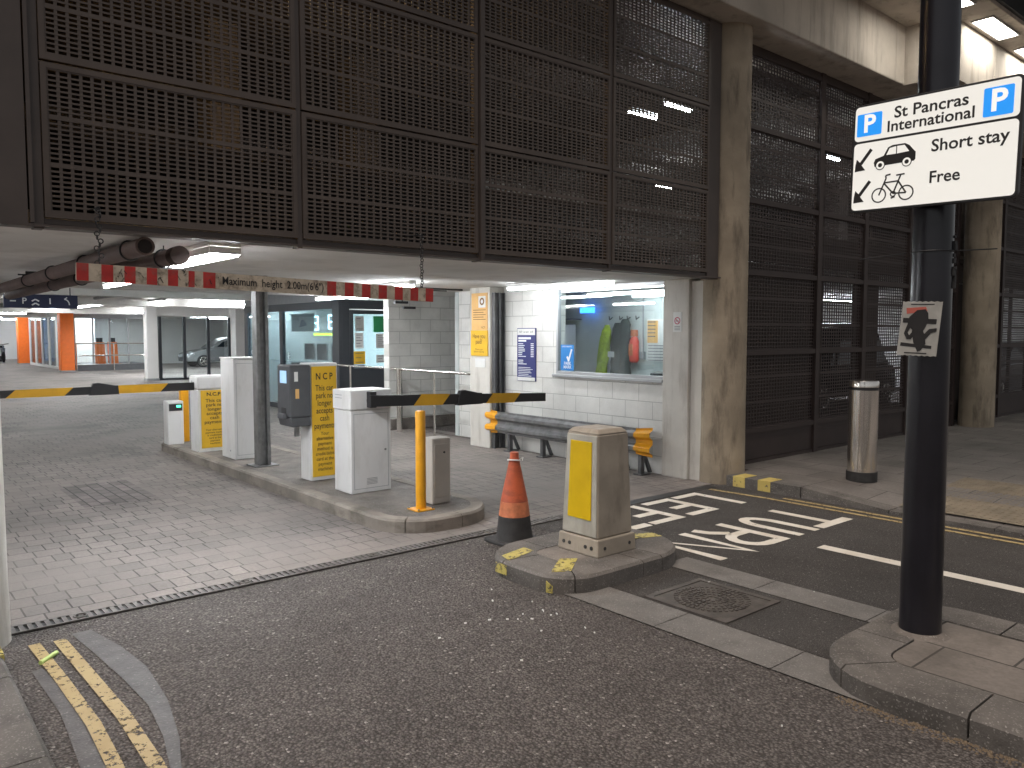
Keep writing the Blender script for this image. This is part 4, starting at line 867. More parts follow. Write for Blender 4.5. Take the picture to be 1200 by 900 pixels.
# ------------------------------------------------------------ lobbies, pillars far back
def wcol(x, y, w_, label, z1=2.75):
    t = thing('white_column', (x, y, 0), label, 'column', 'square white columns'); B(x-w_/2, x+w_/2, y-w_/2, y+w_/2, 0, z1).build('shaft', 'far_wall', t, bevel=.02); B(x-w_/2-.02, x+w_/2+.02, y-w_/2-.02, y+w_/2+.02, 0, .1).build('base', 'mid_grey', t)
wcol(8.32, 29.9, .38, 'slim white column between glazed box and lobby glass')
wcol(11.5, 29.7, .56, 'wide white column at the right end of the lobby glass')
lb = thing('glass_lobby', (10, 30, 0), 'glazed lobby front with black mullions and white fascia behind the cabinets', 'lobby')
q = MB()
for x in (8.62, 9.48, 10.35, 11.15, 11.86): q.box(x, x + .1, 30, 30.1, 0, 2.32)
q.box(8.5, 14.5, 30, 30.1, 0, .08); q.box(11.96, 14.5, 30, 30.1, 2.2, 2.32); q.build('mullion', 'grey_frame', lb)
q = MB(); q.box(8.5, 11.2, 29.96, 30.2, 2.33, 2.749); q.box(11.8, 14.5, 29.96, 30.2, 2.33, 2.749); q.build('fascia', 'far_wall', lb, bevel=.02)
B(8.72, 14.5, 30.04, 30.05, .08, 2.32).build('pane', 'glass', lb)
B(9.9, 24, 47, 47.2, 0, 2.749).build('rear_wall', 'far_wall', lb); B(14.6, 14.8, 30.2, 38, 0, 2.749).build('end_wall', 'office_wall', lb)
gb = thing('glass_box', (9.4, 40, 0), 'glazed waiting box with grey plinth between orange pillar and white column', 'waiting room')
q = MB()
for x in (7.85, 8.6, 9.3, 10.1, 10.95): q.box(x, x + .07, 40, 40.07, .3, 2.4)
q.box(7.85, 11.02, 40, 40.07, 2.4, 2.6); q.build('mullion', 'mid_grey', gb)
B(7.8, 11.1, 39.9, 43, 0, .28).build('plinth', 'grey_plastic', gb); B(7.9, 11.0, 40.03, 40.036, .3, 2.4).build('pane', 'glass', gb); q = MB()
q.tube([(7.9, 39.85, 1.25), (11, 39.85, 1.25)], .03).tube([(7.9, 39.85, .7), (11, 39.85, .7)], .03)
for x in (7.9, 9.45, 10.9): q.cyl((x, 39.85, 0), (x, 39.85, 1.25), .03, seg=8)
q.build('railing', 'steel', gb)
for xx, lb_ in ((9.2, 'orange ticket machine on the left inside the glazed box'), (9.75, 'orange ticket machine on the right inside the glazed box')):
    t = thing('ticket_machine', (xx, 41.2, .28), lb_, 'machine', 'orange machines in the glazed box'); MB().hexa([(xx-.18, 41, .28), (xx+.18, 41, .28), (xx+.18, 41.5, .28), (xx-.18, 41.5, .28), (xx-.2, 41.1, 1.3), (xx+.16, 41.1, 1.3), (xx+.16, 41.5, 1.3), (xx-.2, 41.5, 1.3)]).build('casing', 'orange_pillar', t, bevel=.02)
    B(xx-.14, xx+.1, 41.2, 41.45, 1.3, 1.5).build('head', 'black', t)
for x, y, s_, lb_ in ((7.42, 39.4, .55, 'bright orange square pillar beside the glazed box'), (7.5, 50.7, .65, 'bright orange square pillar farther back at the left')):
    t = thing('orange_pillar', (x, y, 0), lb_, 'pillar', 'orange pillars'); B(x-s_/2, x+s_/2, y-s_/2, y+s_/2, 0, 2.749).build('shaft', 'orange_pillar', t, bevel=.03); B(x-s_/2-.02, x+s_/2+.02, y-s_/2-.02, y+s_/2+.02, 0, .08).build('base', 'mid_grey', t)
B(7.9, 9.7, 44.6, 44.8, 0, 2.749).build('rear_wall', 'far_wall', gb)
dd = thing('lobby_doors', (7.5, 45, 0), 'white framed glass lobby doors between the two orange pillars', 'doors')
q = MB()
for y in (41.2, 43, 44.8, 46.6, 48.4, 50.1): q.box(7.66, 7.76, y, y + .14, 0, 2.5)
q.box(7.66, 7.76, 41.2, 50.2, 2.5, 2.749); q.box(7.66, 7.76, 41.34, 50.1, 0, .12); q.build('frame', 'paper', dd); B(7.71, 7.716, 41.3, 50.1, .12, 2.5).build('pane', 'glass', dd)
B(9.6, 9.8, 45, 58, 0, 2.6).build('inner_wall', 'blue', dd)
sg = thing('hanging_sign', (2.3, 14.2, 2.1), 'navy hanging direction sign with P and arrows under the ceiling', 'sign')
B(1.85, 2.86, 14.2, 14.26, 2.1, 2.31).build('panel', 'navy_sign', sg); q = MB(); O = (1.85, 14.199, 2.205)
text('P', (2.12, 14.199, 2.205), UX, UZ, .13, .002, bold=.002).build('lettering', 'white_text', sg)
for cx in (.42,):
    for dy in (-.03, .03): q.bar(O, UX, UZ, (cx-.05, dy-.03), (cx, dy), .02); q.bar(O, UX, UZ, (cx, dy), (cx+.05, dy-.03), .02, .0022)
q.bar(O, UX, UZ, (.08, 0), (.16, 0), .02)
for i in range(6):
    a, b = R(15*i), R(15*(i+1)); q.bar(O, UX, UZ, (.82 + .07*math.cos(a), -.05 + .09*math.sin(a)), (.82 + .07*math.cos(b), -.05 + .09*math.sin(b)), .018, .002 + i*.0002)
q.bar(O, UX, UZ, (.82, .04), (.86, .07), .016); q.bar(O, UX, UZ, (.62, -.04), (.62, .05), .02); q.build('arrow', 'white_text', sg)
q = MB(); q.cyl((1.95, 14.23, 2.31), (1.95, 14.23, 2.75), .008, seg=6).cyl((2.76, 14.23, 2.31), (2.76, 14.23, 2.75), .008, seg=6); q.build('rod', 'black', sg)
# a motorcycle pair at the far left
def motorcycle(x, y, label, rim='black'):
    t = thing('motorcycle', (x, y, 0), label, 'motorcycle', 'motorcycles parked at the far wall')
    for yy in (-.65, .65): MB().torus((x, y + yy, .3), .25, .06, (1, 0, 0)).cyl((x-.03, y+yy, .3), (x+.03, y+yy, .3), .1).build('wheel', 'rubber', t)
    q = MB(); q.hexa([(x-.1, y-.4, .35), (x+.1, y-.4, .35), (x+.1, y+.4, .4), (x-.1, y+.4, .4), (x-.12, y-.5, .85), (x+.12, y-.5, .85), (x+.14, y+.3, .9), (x-.14, y+.3, .9)]); q.build('body', rim, t, bevel=.03)
    q = MB(); q.box(x-.12, x+.12, y-.1, y+.65, .9, .98); q.build('seat', 'rubber', t, bevel=.02)
    MB().tube([(x, y-.65, .3), (x, y-.45, 1.05), (x-.3, y-.4, 1.1)], .025).tube([(x, y-.45, 1.05), (x+.3, y-.4, 1.1)], .025).build('handlebar', 'steel', t)
motorcycle(6.35, 55.5, 'dark motorcycle parked against the far wall by the pillar', 'no_red'); motorcycle(7.1, 56, 'silver motorcycle parked behind the dark one', 'car_silver')

# ------------------------------------------------------------ cars
def car(x, y, face, L, Wd, H, paint, label, group=None):
    t = thing('parked_car', (x, y, 0), label, 'car', group)
    s = -1 if face == '-X' else 1
    def px(a): return x + s * (a - .5) * L         # a: 0 tail .. 1 nose
    low = [(0, .28), (.0, .62), (.03, .95), (.6, 1.0), (.72, .93), (.9, .8), (.985, .68), (1.0, .5), (.99, .28)]
    def loft(prof, w0, w1, zsplit):
        q = MB(); n = len(prof); ws = []
        for side in (-1, 1):
            for a, z in prof: f = 1 if z < zsplit else w1/w0; edge = 1 - .12*max(0, abs(a-.5)*2 - .8)*5; q.v.append((px(a), y + side * w0/2 * f * edge, z))
        for i in range(n): j = (i+1) % n; q.f.append((i, j, n+j, n+i))
        q.f.append(tuple(range(n))); q.f.append(tuple(range(2*n-1, n-1, -1))); return q
    loft(low, Wd, Wd*.95, .9).build('body', paint, t, bevel=.05, recalc=True, smooth=True)
    cab = [(.06, .96), (.12, 1.25), (.2, H-.04), (.35, H), (.5, H-.02), (.6, H-.15), (.73, .95)]
    loft(cab, Wd*.9, Wd*.72, 1.1).build('cabin', paint, t, bevel=.04, recalc=True, smooth=True)
    for side in (-1, 1):
        for pts in ([(.14, 1.02), (.2, H-.14), (.36, H-.1), (.36, 1.02)], [(.38, 1.02), (.38, H-.1), (.5, H-.12), (.58, H-.24), (.66, 1.02)]):
            q = MB(); vs_ = []
            for dy in (0, .012):
                for a, z in pts: f = .9 - .18 * min(1, max(0, (z - 1.0)/(H - 1.0)))*1.0 if z > 1.05 else .9; vs_.append((px(a), y + side*(Wd/2 * f + dy + .01), z))
            n = len(pts); q.v = vs_; q.f = [tuple(range(n)), tuple(range(2*n-1, n-1, -1))] + [(i, (i+1) % n, n+(i+1) % n, n+i) for i in range(n)]
            q.build('side_window', 'car_glass', t, recalc=True)
        for a in (.18, .82):
            wh = MB().cyl((px(a), y + side*(Wd/2 - .2), .31), (px(a), y + side*(Wd/2 + .01), .31), .31, seg=28).build('wheel', 'rubber', t, bevel=.02)
            q = MB(); yy = y + side*(Wd/2 + .012); q.cyl((px(a), yy - side*.01, .31), (px(a), yy + side*.004, .31), .06, seg=12); q.torus((px(a), yy, .31), .2, .018, (0, 1, 0))
            for k in range(5): aa = 2*math.pi*k/5; q.cyl((px(a), yy, .31), (px(a) + .2*math.cos(aa), yy, .31 + .2*math.sin(aa)), .022, seg=6)
            q.build('rim', 'steel', wh)
        hl = MB(); hl.hexa([(px(.93), y + side*Wd*.46, .62), (px(.985), y + side*Wd*.38, .6), (px(.985), y + side*Wd*.22, .6), (px(.95), y + side*Wd*.2, .62), (px(.91), y + side*Wd*.465, .76), (px(.97), y + side*Wd*.39, .7), (px(.97), y + side*Wd*.22, .7), (px(.94), y + side*Wd*.2, .78)])
        hl.build('headlight', 'headlamp', t, recalc=True)
    q = MB(); q.box(min(px(.98), px(1.005)), max(px(.98), px(1.005)), y - .5, y + .5, .36, .5); q.build('grille', 'black', t)
    return t
car(15.2, 41.5, '-X', 4.3, 1.8, 1.52, 'car_silver', 'silver hatchback facing left, standing for a reflection in the lobby glass')  # car placed behind the glass to stand for a reflected one
car(17.5, 9.5, '-X', 4.6, 1.9, 1.95, 'car_dark', 'dark tall car glimpsed through the fine mesh behind the steel bollard')
car(22.3, 7.6, '-X', 4.4, 1.8, 1.5, 'car_silver', 'pale car glimpsed through mesh at the right edge beyond the far column')

# ------------------------------------------------------------ barrier equipment
def notice_text(x, Y, ztop, h, w_, big, small, m='text'):
    q = text(big[0], (x, Y, ztop - h*.09), UX, UZ, h*.085, .0015, width=w_*.7, bold=.0018)
    q.add(text(big[1], (x, Y, ztop - h*.37), UX, UZ, h*.075, .0015, width=w_*.86, bold=.0008, line=.93)); q.add(text(small, (x, Y, ztop - h*.78), UX, UZ, h*.045, .0015, width=w_*.78, bold=.0003, line=1.05)); return q
BIG = ('N C P', 'This car\npark no\nlonger\naccepts\ncash\npayments'); SM = 'Your\nalternative\npayment\nmethod is\ncredit/debit\ncard at the\npayment\nmachines'
# tall white cabinet w/ barrier arm (nearest)
c3 = thing('barrier_cabinet', (3.95, 7.0, .12), 'white barrier cabinet nearest the street with a striped arm over exit lane', 'barrier')
B(3.73, 4.18, 6.85, 7.2, .118, .945).build('cabinet', 'white_metal', c3, bevel=.008)
B(3.72, 4.19, 6.84, 7.21, .948, 1.145).build('lid', 'white_metal', c3, bevel=.012)
q = MB(); O = (3.72, 7.03, 1.08)
for k in range(2): q.rect(O, UY, UZ, -.12, .02, -.02 + k*.03, -.015 + k*.03)
q.build('vent', 'mid_grey', c3)
q = MB(); q.box(3.9, 3.97, 6.76, 6.84, .97, 1.13); q.cyl((3.95, 6.85, 1.04), (3.95, 6.74, 1.04), .05); q.build('hub', 'black', c3, bevel=.006)
def arm(parent, xa, za0, za1, xb, zb0, zb1, y, spans, hump):
    """A thin striped boom from xa to xb with slanted yellow bands."""
    def zlo(x): f = (x-xa)/(xb-xa); return za0 + (zb0-za0)*f
    def zhi(x): f = (x-xa)/(xb-xa); return za1 + (zb1-za1)*f
    B_ = MB(); B_.hexa([(xa, y, za0), (xb, y, zb0), (xb, y+.04, zb0), (xa, y+.04, za0), (xa, y, za1), (xb, y, zb1), (xb, y+.04, zb1), (xa, y+.04, za1)]); B_.build('arm', 'black', parent, bevel=.003)
    q = MB()
    for a, b in spans:
        d = .05
        for yy, e in ((y-.002, -.001), (y+.042, .001)):
            pts = [(a-d, zlo(a)-.001), (b-d, zlo(b)-.001), (b+d, zhi(b)+.001), (a+d, zhi(a)+.001)]
            q.v += [(p[0], yy, p[1]) for p in pts]; n = len(q.v); q.f.append((n-4, n-3, n-2, n-1) if e < 0 else (n-1, n-2, n-3, n-4))
    q.build('yellow_band', 'barrier_yellow', parent)
    x = hump; q = MB(); q.hexa([(x-.16, y-.012, zlo(x)-.01), (x+.18, y-.012, zlo(x)-.01), (x+.18, y+.052, zlo(x)-.01), (x-.16, y+.052, zlo(x)-.01), (x-.13, y-.012, zhi(x)+.005), (x+.17, y-.012, zhi(x)+.005), (x+.17, y+.052, zhi(x)+.005), (x-.13, y+.052, zhi(x)+.005)])
    q.hexa([(x-.13, y-.01, zhi(x)), (x+.16, y-.01, zhi(x)), (x+.16, y+.05, zhi(x)), (x-.13, y+.05, zhi(x)), (x-.11, y-.01, zhi(x)+.04), (x-.05, y-.01, zhi(x)+.045), (x-.05, y+.05, zhi(x)+.045), (x-.11, y+.05, zhi(x)+.04)])
    q.build('pivot_joint', 'black', parent, bevel=.004)
arm(c3, 3.88, .985, 1.10, 6.2, .915, 1.01, 6.72, [(4.42, 4.78), (5.36, 5.76)], 5.08)
# ticket issuing machine
nc = thing('ticket_machine', (3.9, 7.86, .12), 'ticket machine with grey head and full height yellow cash notice', 'ticket machine')
B(3.74, 4.068, 7.76, 8.0, .118, 1.385).build('cabinet', 'white_metal', nc, bevel=.01)
B(3.76, 4.05, 7.752, 7.76, .16, 1.35).build('notice_panel', 'yellow', nc, bevel=.002)
notice_text(3.905, 7.7515, 1.345, 1.17, .28, BIG, SM).build('lettering', 'text', nc)
q = MB(); q.box(3.5, 3.735, 7.72, 8.04, .82, 1.37); q.hexa([(3.52, 7.72, .72), (3.735, 7.72, .72), (3.735, 8.04, .72), (3.52, 8.04, .72), (3.5, 7.72, .819), (3.735, 7.72, .819), (3.735, 8.04, .819), (3.5, 8.04, .819)])
hd_ = q.build('machine_head', 'grey_plastic', nc, bevel=.014)
B(3.494, 3.5, 7.8, 7.95, 1.18, 1.31).build('screen', mat('pale_blue_screen', (.3, .45, .6), .3, emit=(.3, .5, .8), es=.25), hd_)
B(3.46, 3.5, 7.8, 7.96, .8, .86).build('ticket_tray', 'grey_plastic', hd_, bevel=.01); B(3.496, 3.5, 7.82, 7.93, .86, .92).build('slot', 'black', hd_)
B(3.55, 3.59, 7.717, 7.72, 1.2, 1.3).build('blue_label', 'paper', hd_); B(3.56, 3.6, 7.716, 7.72, 1.02, 1.12).build('yellow_label', 'sand', hd_)
B(3.62, 3.66, 7.85, 7.9, .6, .72).build('cable_gland', 'galv', nc)
# steel post
sp_ = thing('steel_post', (3.76, 9.1, .12), 'galvanised twin channel steel post rising from island to ceiling', 'post')
q = MB(); q.box(3.69, 3.73, 9.03, 9.17, .13, 2.384); q.box(3.80, 3.84, 9.03, 9.17, .13, 2.384); q.box(3.73, 3.80, 9.08, 9.12, .13, 2.384); q.build('profile', 'galv', sp_, bevel=.004)
B(3.62, 3.91, 8.96, 9.24, .118, .13).build('base_plate', 'galv', sp_)
# tall plain cabinet
c2 = thing('equipment_cabinet', (3.8, 9.9, .12), 'tallest plain white cabinet, directly behind the steel post', 'cabinet')
B(3.66, 4.02, 9.7, 10.15, .118, 1.38).build('cabinet', 'white_metal', c2, bevel=.008); B(3.65, 4.03, 9.69, 10.16, 1.383, 1.40).build('lid', 'white_metal', c2, bevel=.005)
MB().cyl((3.655, 9.85, .22), (3.66, 9.85, .22), .012, seg=10).build('lock', 'mid_grey', c2)
c1 = thing('barrier_cabinet', (3.72, 10.75, .12), 'white barrier cabinet with short yellow notice and arm over entry lane', 'barrier')
B(3.52, 3.93, 10.62, 10.92, .118, .95).build('cabinet', 'white_metal', c1, bevel=.008); B(3.51, 3.94, 10.61, 10.93, .953, 1.14).build('lid', 'white_metal', c1, bevel=.03)
B(3.56, 3.91, 10.612, 10.62, .17, .945).build('notice_panel', 'yellow', c1); MB().cyl((3.505, 10.8, 1.06), (3.51, 10.8, 1.06), .014, seg=10).build('lock', 'mid_grey', c1)
q = text('N.C.P.', (3.735, 10.6115, .89), UX, UZ, .065, .0015, width=.2, bold=.0018); q.add(text(BIG[1], (3.735, 10.6115, .66), UX, UZ, .062, .0015, width=.27, bold=.0008, line=.93)).add(text('Your alternative\npayment method\nis credit/debit\ncard at the\npayment\nmachines', (3.735, 10.6115, .32), UX, UZ, .035, .0015, width=.25, bold=.0003, line=1.05)); q.build('lettering', 'text', c1)
arm(c1, .55, .955, 1.04, 3.5, .95, 1.055, 10.68, [(.75, 1.15), (1.42, 2.02), (2.42, 3.12)], 2.4)
def seams(parent, x0, x1, Y, z0, z1, lock=True):
    q = MB(); q.box(x0, x1, Y-.0015, Y+.001, z0, z0+.004); q.box(x0, x1, Y-.0015, Y+.001, z1-.004, z1); q.box(x0, x0+.004, Y-.0015, Y+.001, z0+.004, z1-.004); q.box(x1-.004, x1, Y-.0015, Y+.001, z0+.004, z1-.004)
    q.build('door_seam', 'mid_grey', parent)
    if lock: MB().cyl((x1-.035, Y-.006, (z0+z1)/2), (x1-.035, Y, (z0+z1)/2), .011, seg=12).build('lock', 'galv', parent)
seams(c3, 3.76, 4.15, 6.85, .16, .91); seams(c2, 3.69, 3.99, 9.7, .17, 1.33)
q = MB()
for k in range(5): q.box(3.9, 4.02, 6.8475, 6.85, .2 + k*.014, .205 + k*.014)
q.build('louvre', 'mid_grey', c3)
# small readers and yellow posts
rd = thing('card_reader', (3.53, 11.7, .12), 'short white reader box with dark green lit display', 'card reader'); B(3.43, 3.65, 11.62, 11.82, .118, .74).build('casing', 'white_metal', rd, bevel=.01); B(3.45, 3.63, 11.612, 11.62, .6, .7).build('display', 'black', rd); B(3.55, 3.61, 11.608, 11.612, .65, .68).build('indicator', 'green_glow', rd)
yp = thing('barrier_post', (3.74, 11.75, .12), 'square orange yellow post supporting the entry barrier arm', 'post'); B(3.69, 3.80, 11.85, 11.95, .118, .92).build('shaft', 'post_yellow', yp, bevel=.006)
bx = thing('junction_box', (4.17, 6.03, .12), 'low beige white metal box with a keyhole beside the round yellow post', 'electrical box')
B(4.07, 4.28, 5.95, 6.12, .118, .735).build('casing', mat('cream_enamel', (.5, .46, .41), .5, var=.12, vscale=3, stain=(.25, .2, .15), sstr=.4), bx, bevel=.014); B(4.092, 4.262, 5.944, 5.951, .18, .68).build('door', mat('cream_enamel_door', (.46, .42, .37), .5, var=.12, vscale=4), bx, bevel=.003)
MB().cyl((4.2, 5.945, .6), (4.2, 5.938, .6), .01, seg=10).build('lock', 'black', bx)
yb = thing('yellow_bollard', (3.89, 5.87, .12), 'slim round yellow steel bollard bolted near the island tip', 'bollard')
MB().lathe(3.89, 5.87, [(.046, .13), (.046, 1.0), (.04, 1.012), (.02, 1.016)], 24).build('tube', 'post_yellow', yb, smooth=True)
B(3.80, 3.98, 5.78, 5.96, .118, .13).build('base_plate', 'post_yellow', yb, bevel=.003)
for a, b in ((3.815, 5.795), (3.965, 5.795), (3.815, 5.945), (3.965, 5.945)): MB().cyl((a, b, .13), (a, b, .142), .009, seg=6).build('bolt', 'galv', yb)

# ------------------------------------------------------------ keep left bollard, cone
kbx, kby = 4.17, 3.96
kbo = thing('traffic_bollard', (kbx, kby, .12), 'square beige traffic bollard with yellow panel on the striped island', 'bollard')
MB().frus(kbx, kby, .118, .245, .41, .41, .395, .395).build('plinth', 'beige', kbo, bevel=.01)
def wz(z): return .40 - .07 * (z - .245) / .74
MB().frus(kbx, kby, .246, .985, .365, .365, .315, .315).build('casing', 'beige', kbo, bevel=.012)
MB().frus(kbx, kby, .986, 1.02, .32, .32, .25, .25).build('cap', 'beige', kbo, bevel=.01)
def fp(x_, z, out=0): f = .365 - .05 * (z - .246)/.739; return (kbx - f/2 - out, kby + x_ * f, z)
def facepanel(a, b, z0, z1, out): return MB().hexa([fp(a, z0, -.004), fp(b, z0, -.004), fp(b, z0, out), fp(a, z0, out), fp(a, z1, -.004), fp(b, z1, -.004), fp(b, z1, out), fp(a, z1, out)])
facepanel(-.47, .47, .255, .975, .006).build('face_plate', 'beige_light', kbo, bevel=.003, recalc=True)
facepanel(-.33, .33, .37, .93, .012).build('yellow_panel', 'panel_yellow', kbo, bevel=.003, recalc=True)
for yy in (-.14, -.08, .08, .14): MB().cyl((kbx - .198, kby + yy, .18), (kbx - .206, kby + yy, .18), .014, seg=10).build('bolt', 'rubber', kbo)
for xx in (-.13, .13): MB().cyl((kbx + xx, kby - .198, .18), (kbx + xx, kby - .206, .18), .012, seg=10).build('bolt', 'rubber', kbo)
cx_, cy_ = 4.11, 4.83
co = thing('traffic_cone', (cx_, cy_, 0), 'dirty orange traffic cone on a black rubber foot by the island', 'traffic cone')
MB().prism(arc_rect(cx_-.19, cx_+.19, cy_-.19, cy_+.19, (.05,)*4, 4), 0, .03).build('foot', 'rubber', co, bevel=.008)
MB().lathe(cx_, cy_, [(.155, .03), (.148, .06), (.128, .222)], 32).build('skirt', 'rubber', co, smooth=True)
MB().lathe(cx_, cy_, [(.1275, .223), (.112, .34)], 32).build('pale_band', 'orange_band', co, smooth=True)
MB().lathe(cx_, cy_, [(.112, .341), (.036, .70), (.036, .735), (.03, .74)], 32).build('body', 'orange', co, smooth=True)
q = MB(); q.torus((cx_-.005, cy_, .672), .05, .006, (.15, .1, 1)); q.tube([(cx_+.05, cy_, .67), (cx_+.075, cy_-.02, .69), (cx_+.06, cy_-.03, .665)], .004); q.build('wire_loop', 'paper', co)

# ------------------------------------------------------------ stainless bollard, black pole, sign
sb = thing('steel_bollard', (8.36, 4.0, .12), 'stout stainless steel bollard standing on the pavement by the mesh wall', 'bollard')
MB().lathe(8.36, 4.0, [(.158, .11), (.158, .215)], 36).build('base_collar', 'rubber', sb, smooth=True)
MB().lathe(8.36, 4.0, [(.15, .216), (.15, 1.095)], 36).build('sleeve', 'steel', sb, smooth=True)
MB().lathe(8.36, 4.0, [(.146, 1.096), (.146, 1.125)], 36).build('black_band', 'black', sb, smooth=True)
MB().lathe(8.36, 4.0, [(.151, 1.126), (.151, 1.185), (.146, 1.195), (.10, 1.20)], 36).build('cap', 'steel', sb, smooth=True)
PX, PY = 4.30, 1.72
po = thing('black_pole', (PX, PY, .12), 'thick black street pole on the kerbed island, carrying the parking sign', 'pole')
MB().lathe(PX, PY, [(.104, .112), (.102, .2), (.098, 1.4), (.09, 4.6)], 40).build('shaft', 'black_pole', po, smooth=True)
MB().lathe(PX, PY, [(.15, .114), (.135, .122), (.106, .134)], 32).build('mortar_collar', 'islandtop', po, smooth=True)
st = thing('strap', (PX, PY, 2.1), 'thin black cable ties around the pole with loose ends', 'cable tie')
MB().torus((PX, PY, 2.12), .099, .004).tube([(PX - .05, PY + .11, 2.12), (PX - .2, PY + .28, 2.09)], .003, 6).tube([(PX + .02, PY - .11, 2.12), (PX + .12, PY - .26, 2.125)], .003, 6).build('tie', 'black', st)
cd = thing('cable_clip', (PX + .02, PY - .115, 1.9), 'ragged weathered tape stuck down the right side of the pole', 'tape'); q = MB(); rr = random.Random(5)
for k in range(9): z = 1.93 + k*.032; q.box(PX + .01 + rr.uniform(-.008, .008), PX + .035, PY - .100 - rr.uniform(0, .008), PY - .088, z, z + rr.uniform(.012, .036))
q.build('strip', 'rubber', cd)
# parking sign
sx = 4.14; y0, y1 = 1.287, 2.083; zb, zt = 2.335, 2.895; zm = 2.70
ps = thing('parking_sign', (sx, (y0+y1)/2, zb), 'bright white St Pancras International parking sign with blue P squares', 'sign')
W_ = y1 - y0; H_ = zt - zb; O = Vector((sx, (y0+y1)/2, (zb+zt)/2))
def rr_(x0, x1, y0_, y1_, r=.02): return arc_rect(x0, x1, y0_, y1_, (r,)*4, 5)
# the panel leans very slightly down towards its right-hand end
su = Vector((0, -1, -.022)).normalized(); sv = Vector((0, -.022, 1)); sv = (sv - su*sv.dot(su)).normalized()
MB().plate(O + Vector((.03, 0, 0)), su, sv, rr_(-W_/2, W_/2, -H_/2, H_/2, .028), .03).build('backing', 'black', ps, bevel=.003)
hm = zm - (zb+zt)/2
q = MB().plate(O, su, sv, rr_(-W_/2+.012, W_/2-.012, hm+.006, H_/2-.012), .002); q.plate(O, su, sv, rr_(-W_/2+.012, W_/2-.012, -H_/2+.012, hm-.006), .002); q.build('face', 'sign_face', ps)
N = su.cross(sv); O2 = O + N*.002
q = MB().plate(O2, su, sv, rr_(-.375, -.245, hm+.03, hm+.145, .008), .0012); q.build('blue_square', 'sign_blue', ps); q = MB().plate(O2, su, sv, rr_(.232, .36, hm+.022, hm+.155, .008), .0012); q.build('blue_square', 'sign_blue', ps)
O3 = O + N*.0032
q = text('P', O3 + su*-.31 + sv*(hm+.088), su, sv, .125, .001, bold=.0035); q.build('white_letter', 'sign_white', ps); q = MB(); q.add(text('P', O3 + su*.297 + sv*(hm+.089), su, sv, .14, .001, bold=.004)); q.build('white_letter', 'sign_white', ps)
q = text('St Pancras', O2 + su*-.008 + sv*(hm+.122), su, sv, .08, .001, width=.35, bold=.0014); q.add(text('International', O2 + su*-.01 + sv*(hm+.056), su, sv, .078, .001, width=.41, bold=.0014))
q.add(text('Short stay', O2 + su*.178 + sv*(hm-.075), su, sv, .083, .001, width=.345, bold=.0014)); q.add(text('Free', O2 + su*.075 + sv*(hm-.228), su, sv, .082, .001, width=.14, bold=.0014)); q.build('lettering', 'text', ps)
def arrow(q, cx, cy):
    q.bar(O2, su, sv, (cx+.042, cy+.055), (cx-.012, cy-.015), .017, .001); q.plate(O2, su, sv, [(cx-.042, cy-.052), (cx+.014, cy-.052+.003), (cx-.002, cy-.028), (cx-.018, cy-.004+.0), (cx-.034, cy+.012), (cx-.040, cy-.02)], .0012)
q = MB(); arrow(q, -.335, hm-.098); arrow(q, -.335, hm-.262); q.build('arrow', 'text', ps)
K5 = 1.22; s5, v5 = su*K5, sv*K5; O5 = O2 + su*-.172 + sv*(hm-.088); cxp = cyp = 0
q = MB().plate(O5, s5, v5, [(cxp+a, cyp+b) for a, b in ((-.082, -.04), (-.086, -.022), (-.08, -.008), (-.045, .002), (-.028, .034), (-.01, .041), (.042, .041), (.06, .03), (.08, .006), (.086, .0), (.086, -.03), (.08, -.036))], .001)
q.ring(O5, s5, v5, cxp-.058, cyp-.036, 0.0001, .02, .0016); q.ring(O5, s5, v5, cxp+.052, cyp-.036, .0001, .02, .0016); q.build('car_symbol', 'text', ps)
q = MB().ring(O5, s5, v5, cxp-.058, cyp-.036, .009, .0165, .0024); q.ring(O5, s5, v5, cxp+.052, cyp-.036, .009, .0165, .0024)
q.plate(O5, s5, v5, [(cxp-.034, cyp+.003), (cxp-.021, cyp+.03), (cxp+.006, cyp+.034), (cxp+.006, cyp+.003)], .0014); q.plate(O5, s5, v5, [(cxp+.01, cyp+.003), (cxp+.01, cyp+.034), (cxp+.04, cyp+.034), (cxp+.06, cyp+.006)], .0014); q.build('car_symbol_light', 'sign_face', ps)
O5 = O2 + su*-.172 + sv*(hm-.252); q = MB(); q.ring(O5, s5, v5, cxp-.058, cyp-.028, .026, .0315, .001); q.ring(O5, s5, v5, cxp+.055, cyp-.028, .026, .0315, .001)
k_ = 0
for p, r_ in (((-.058, -.028), (-.03, .04)), ((-.036, .022), (.022, .024)), ((-.036, .018), (.002, -.026)), ((.002, -.026), (.03, .046)), ((.002, -.026), (.055, -.028)), ((.055, -.028), (.022, .022)), ((.012, .048), (.046, .05)), ((-.03, .04), (-.032, .052)), ((-.032, .052), (-.012, .055)), ((-.006, -.045), (.01, -.04))):
    q.bar(O5, s5, v5, (cxp+p[0], cyp+p[1]), (cxp+r_[0], cyp+r_[1]), .0062, .001 + k_*.0001); k_ += 1
q.ring(O5, s5, v5, cxp+.002, cyp-.028, .008, .0125, .0021, 14); q.build('bicycle_symbol', 'text', ps)
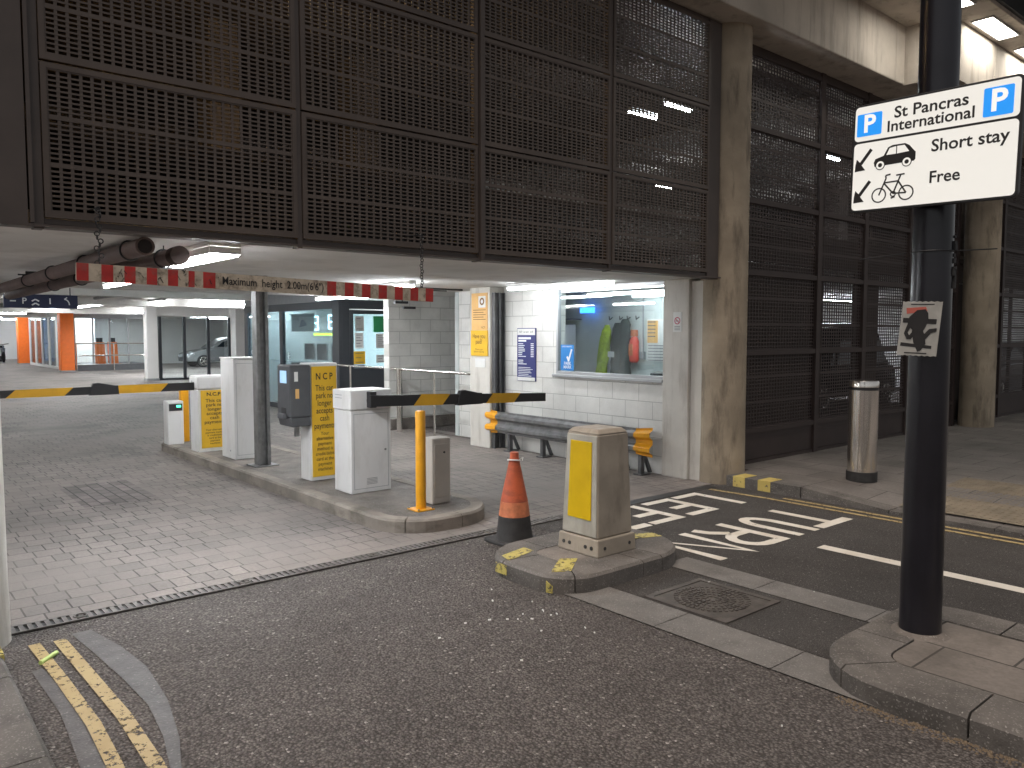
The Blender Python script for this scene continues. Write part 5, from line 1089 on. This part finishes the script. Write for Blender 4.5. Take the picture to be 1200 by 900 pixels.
q = MB(); q.box(sx + .03, PX - .07, PY - .05, PY + .05, 2.42, 2.46); q.box(sx + .03, PX - .07, PY - .05, PY + .05, 2.78, 2.82); q.build('bracket', 'black', ps)
# torn poster on the pole
tpz = thing('pole_poster', (PX - .12, PY, 1.6), 'weathered poster on the black pole scribbled over with black paint', 'poster')
O = Vector((PX - .115, PY + .005, 1.725)); pu = Vector((0, -1, -.03)).normalized(); pvv = Vector((0, -.06, 1)).normalized(); pvv = (Vector((-.0, -.09, 1))).normalized()
edge = [(-.098, -.14)] + [(-.098 + .196*i/14, -.14 + (.004 if i % 2 else 0)) for i in range(1, 14)] + [(.098, -.138), (.097, .138)] + [(.098 - .196*i/14, .14 - (.004 if i % 2 else 0)) for i in range(1, 14)] + [(-.096, .14)]
MB().plate(O, pu, pvv, edge, .004).build('sheet', 'grey_paper', tpz)
O4 = O + pu.cross(pvv)*.004
q = MB().plate(O4, pu, pvv, [(-.07, .075), (-.075, .105), (.02, .112), (.03, .09)], .001); q.build('red_print', 'pale_red', tpz)
q = MB()
q.plate(O4, pu, pvv, [(-.06, .02), (-.055, .06), (-.02, .095), (.02, .1), (.035, .08), (.04, .045), (.03, .01), (.015, -.02), (-.03, -.01)], .0022)
q.plate(O4, pu, pvv, [(-.035, -.01), (-.02, -.07), (.005, -.118), (.02, -.11), (.04, -.075), (.03, -.03), (.015, .0)], .0026)
q.plate(O4, pu, pvv, [(-.06, .02), (-.072, -.025), (-.055, -.055), (-.035, -.055), (-.01, -.01), (-.02, .0), (-.045, -.035), (-.055, -.02), (-.04, .015)], .003)
q.plate(O4, pu, pvv, [(.03, -.06), (.06, -.02), (.085, -.012), (.085, .005), (.05, .0), (.02, -.035)], .0032)
q.plate(O4, pu, pvv, [(-.085, .03), (-.085, .055), (.08, .05), (.08, .025)], .0018)
q.plate(O4, pu, pvv, [(-.085, -.09), (-.083, -.072), (.07, -.085), (.07, -.1)], .0015)
q.rect(O4, pu, pvv, -.055, .06, .122, .127, .0012); q.rect(O4, pu, pvv, -.06, .05, -.128, -.122, .0012)
q.build('scribble', 'text', tpz)
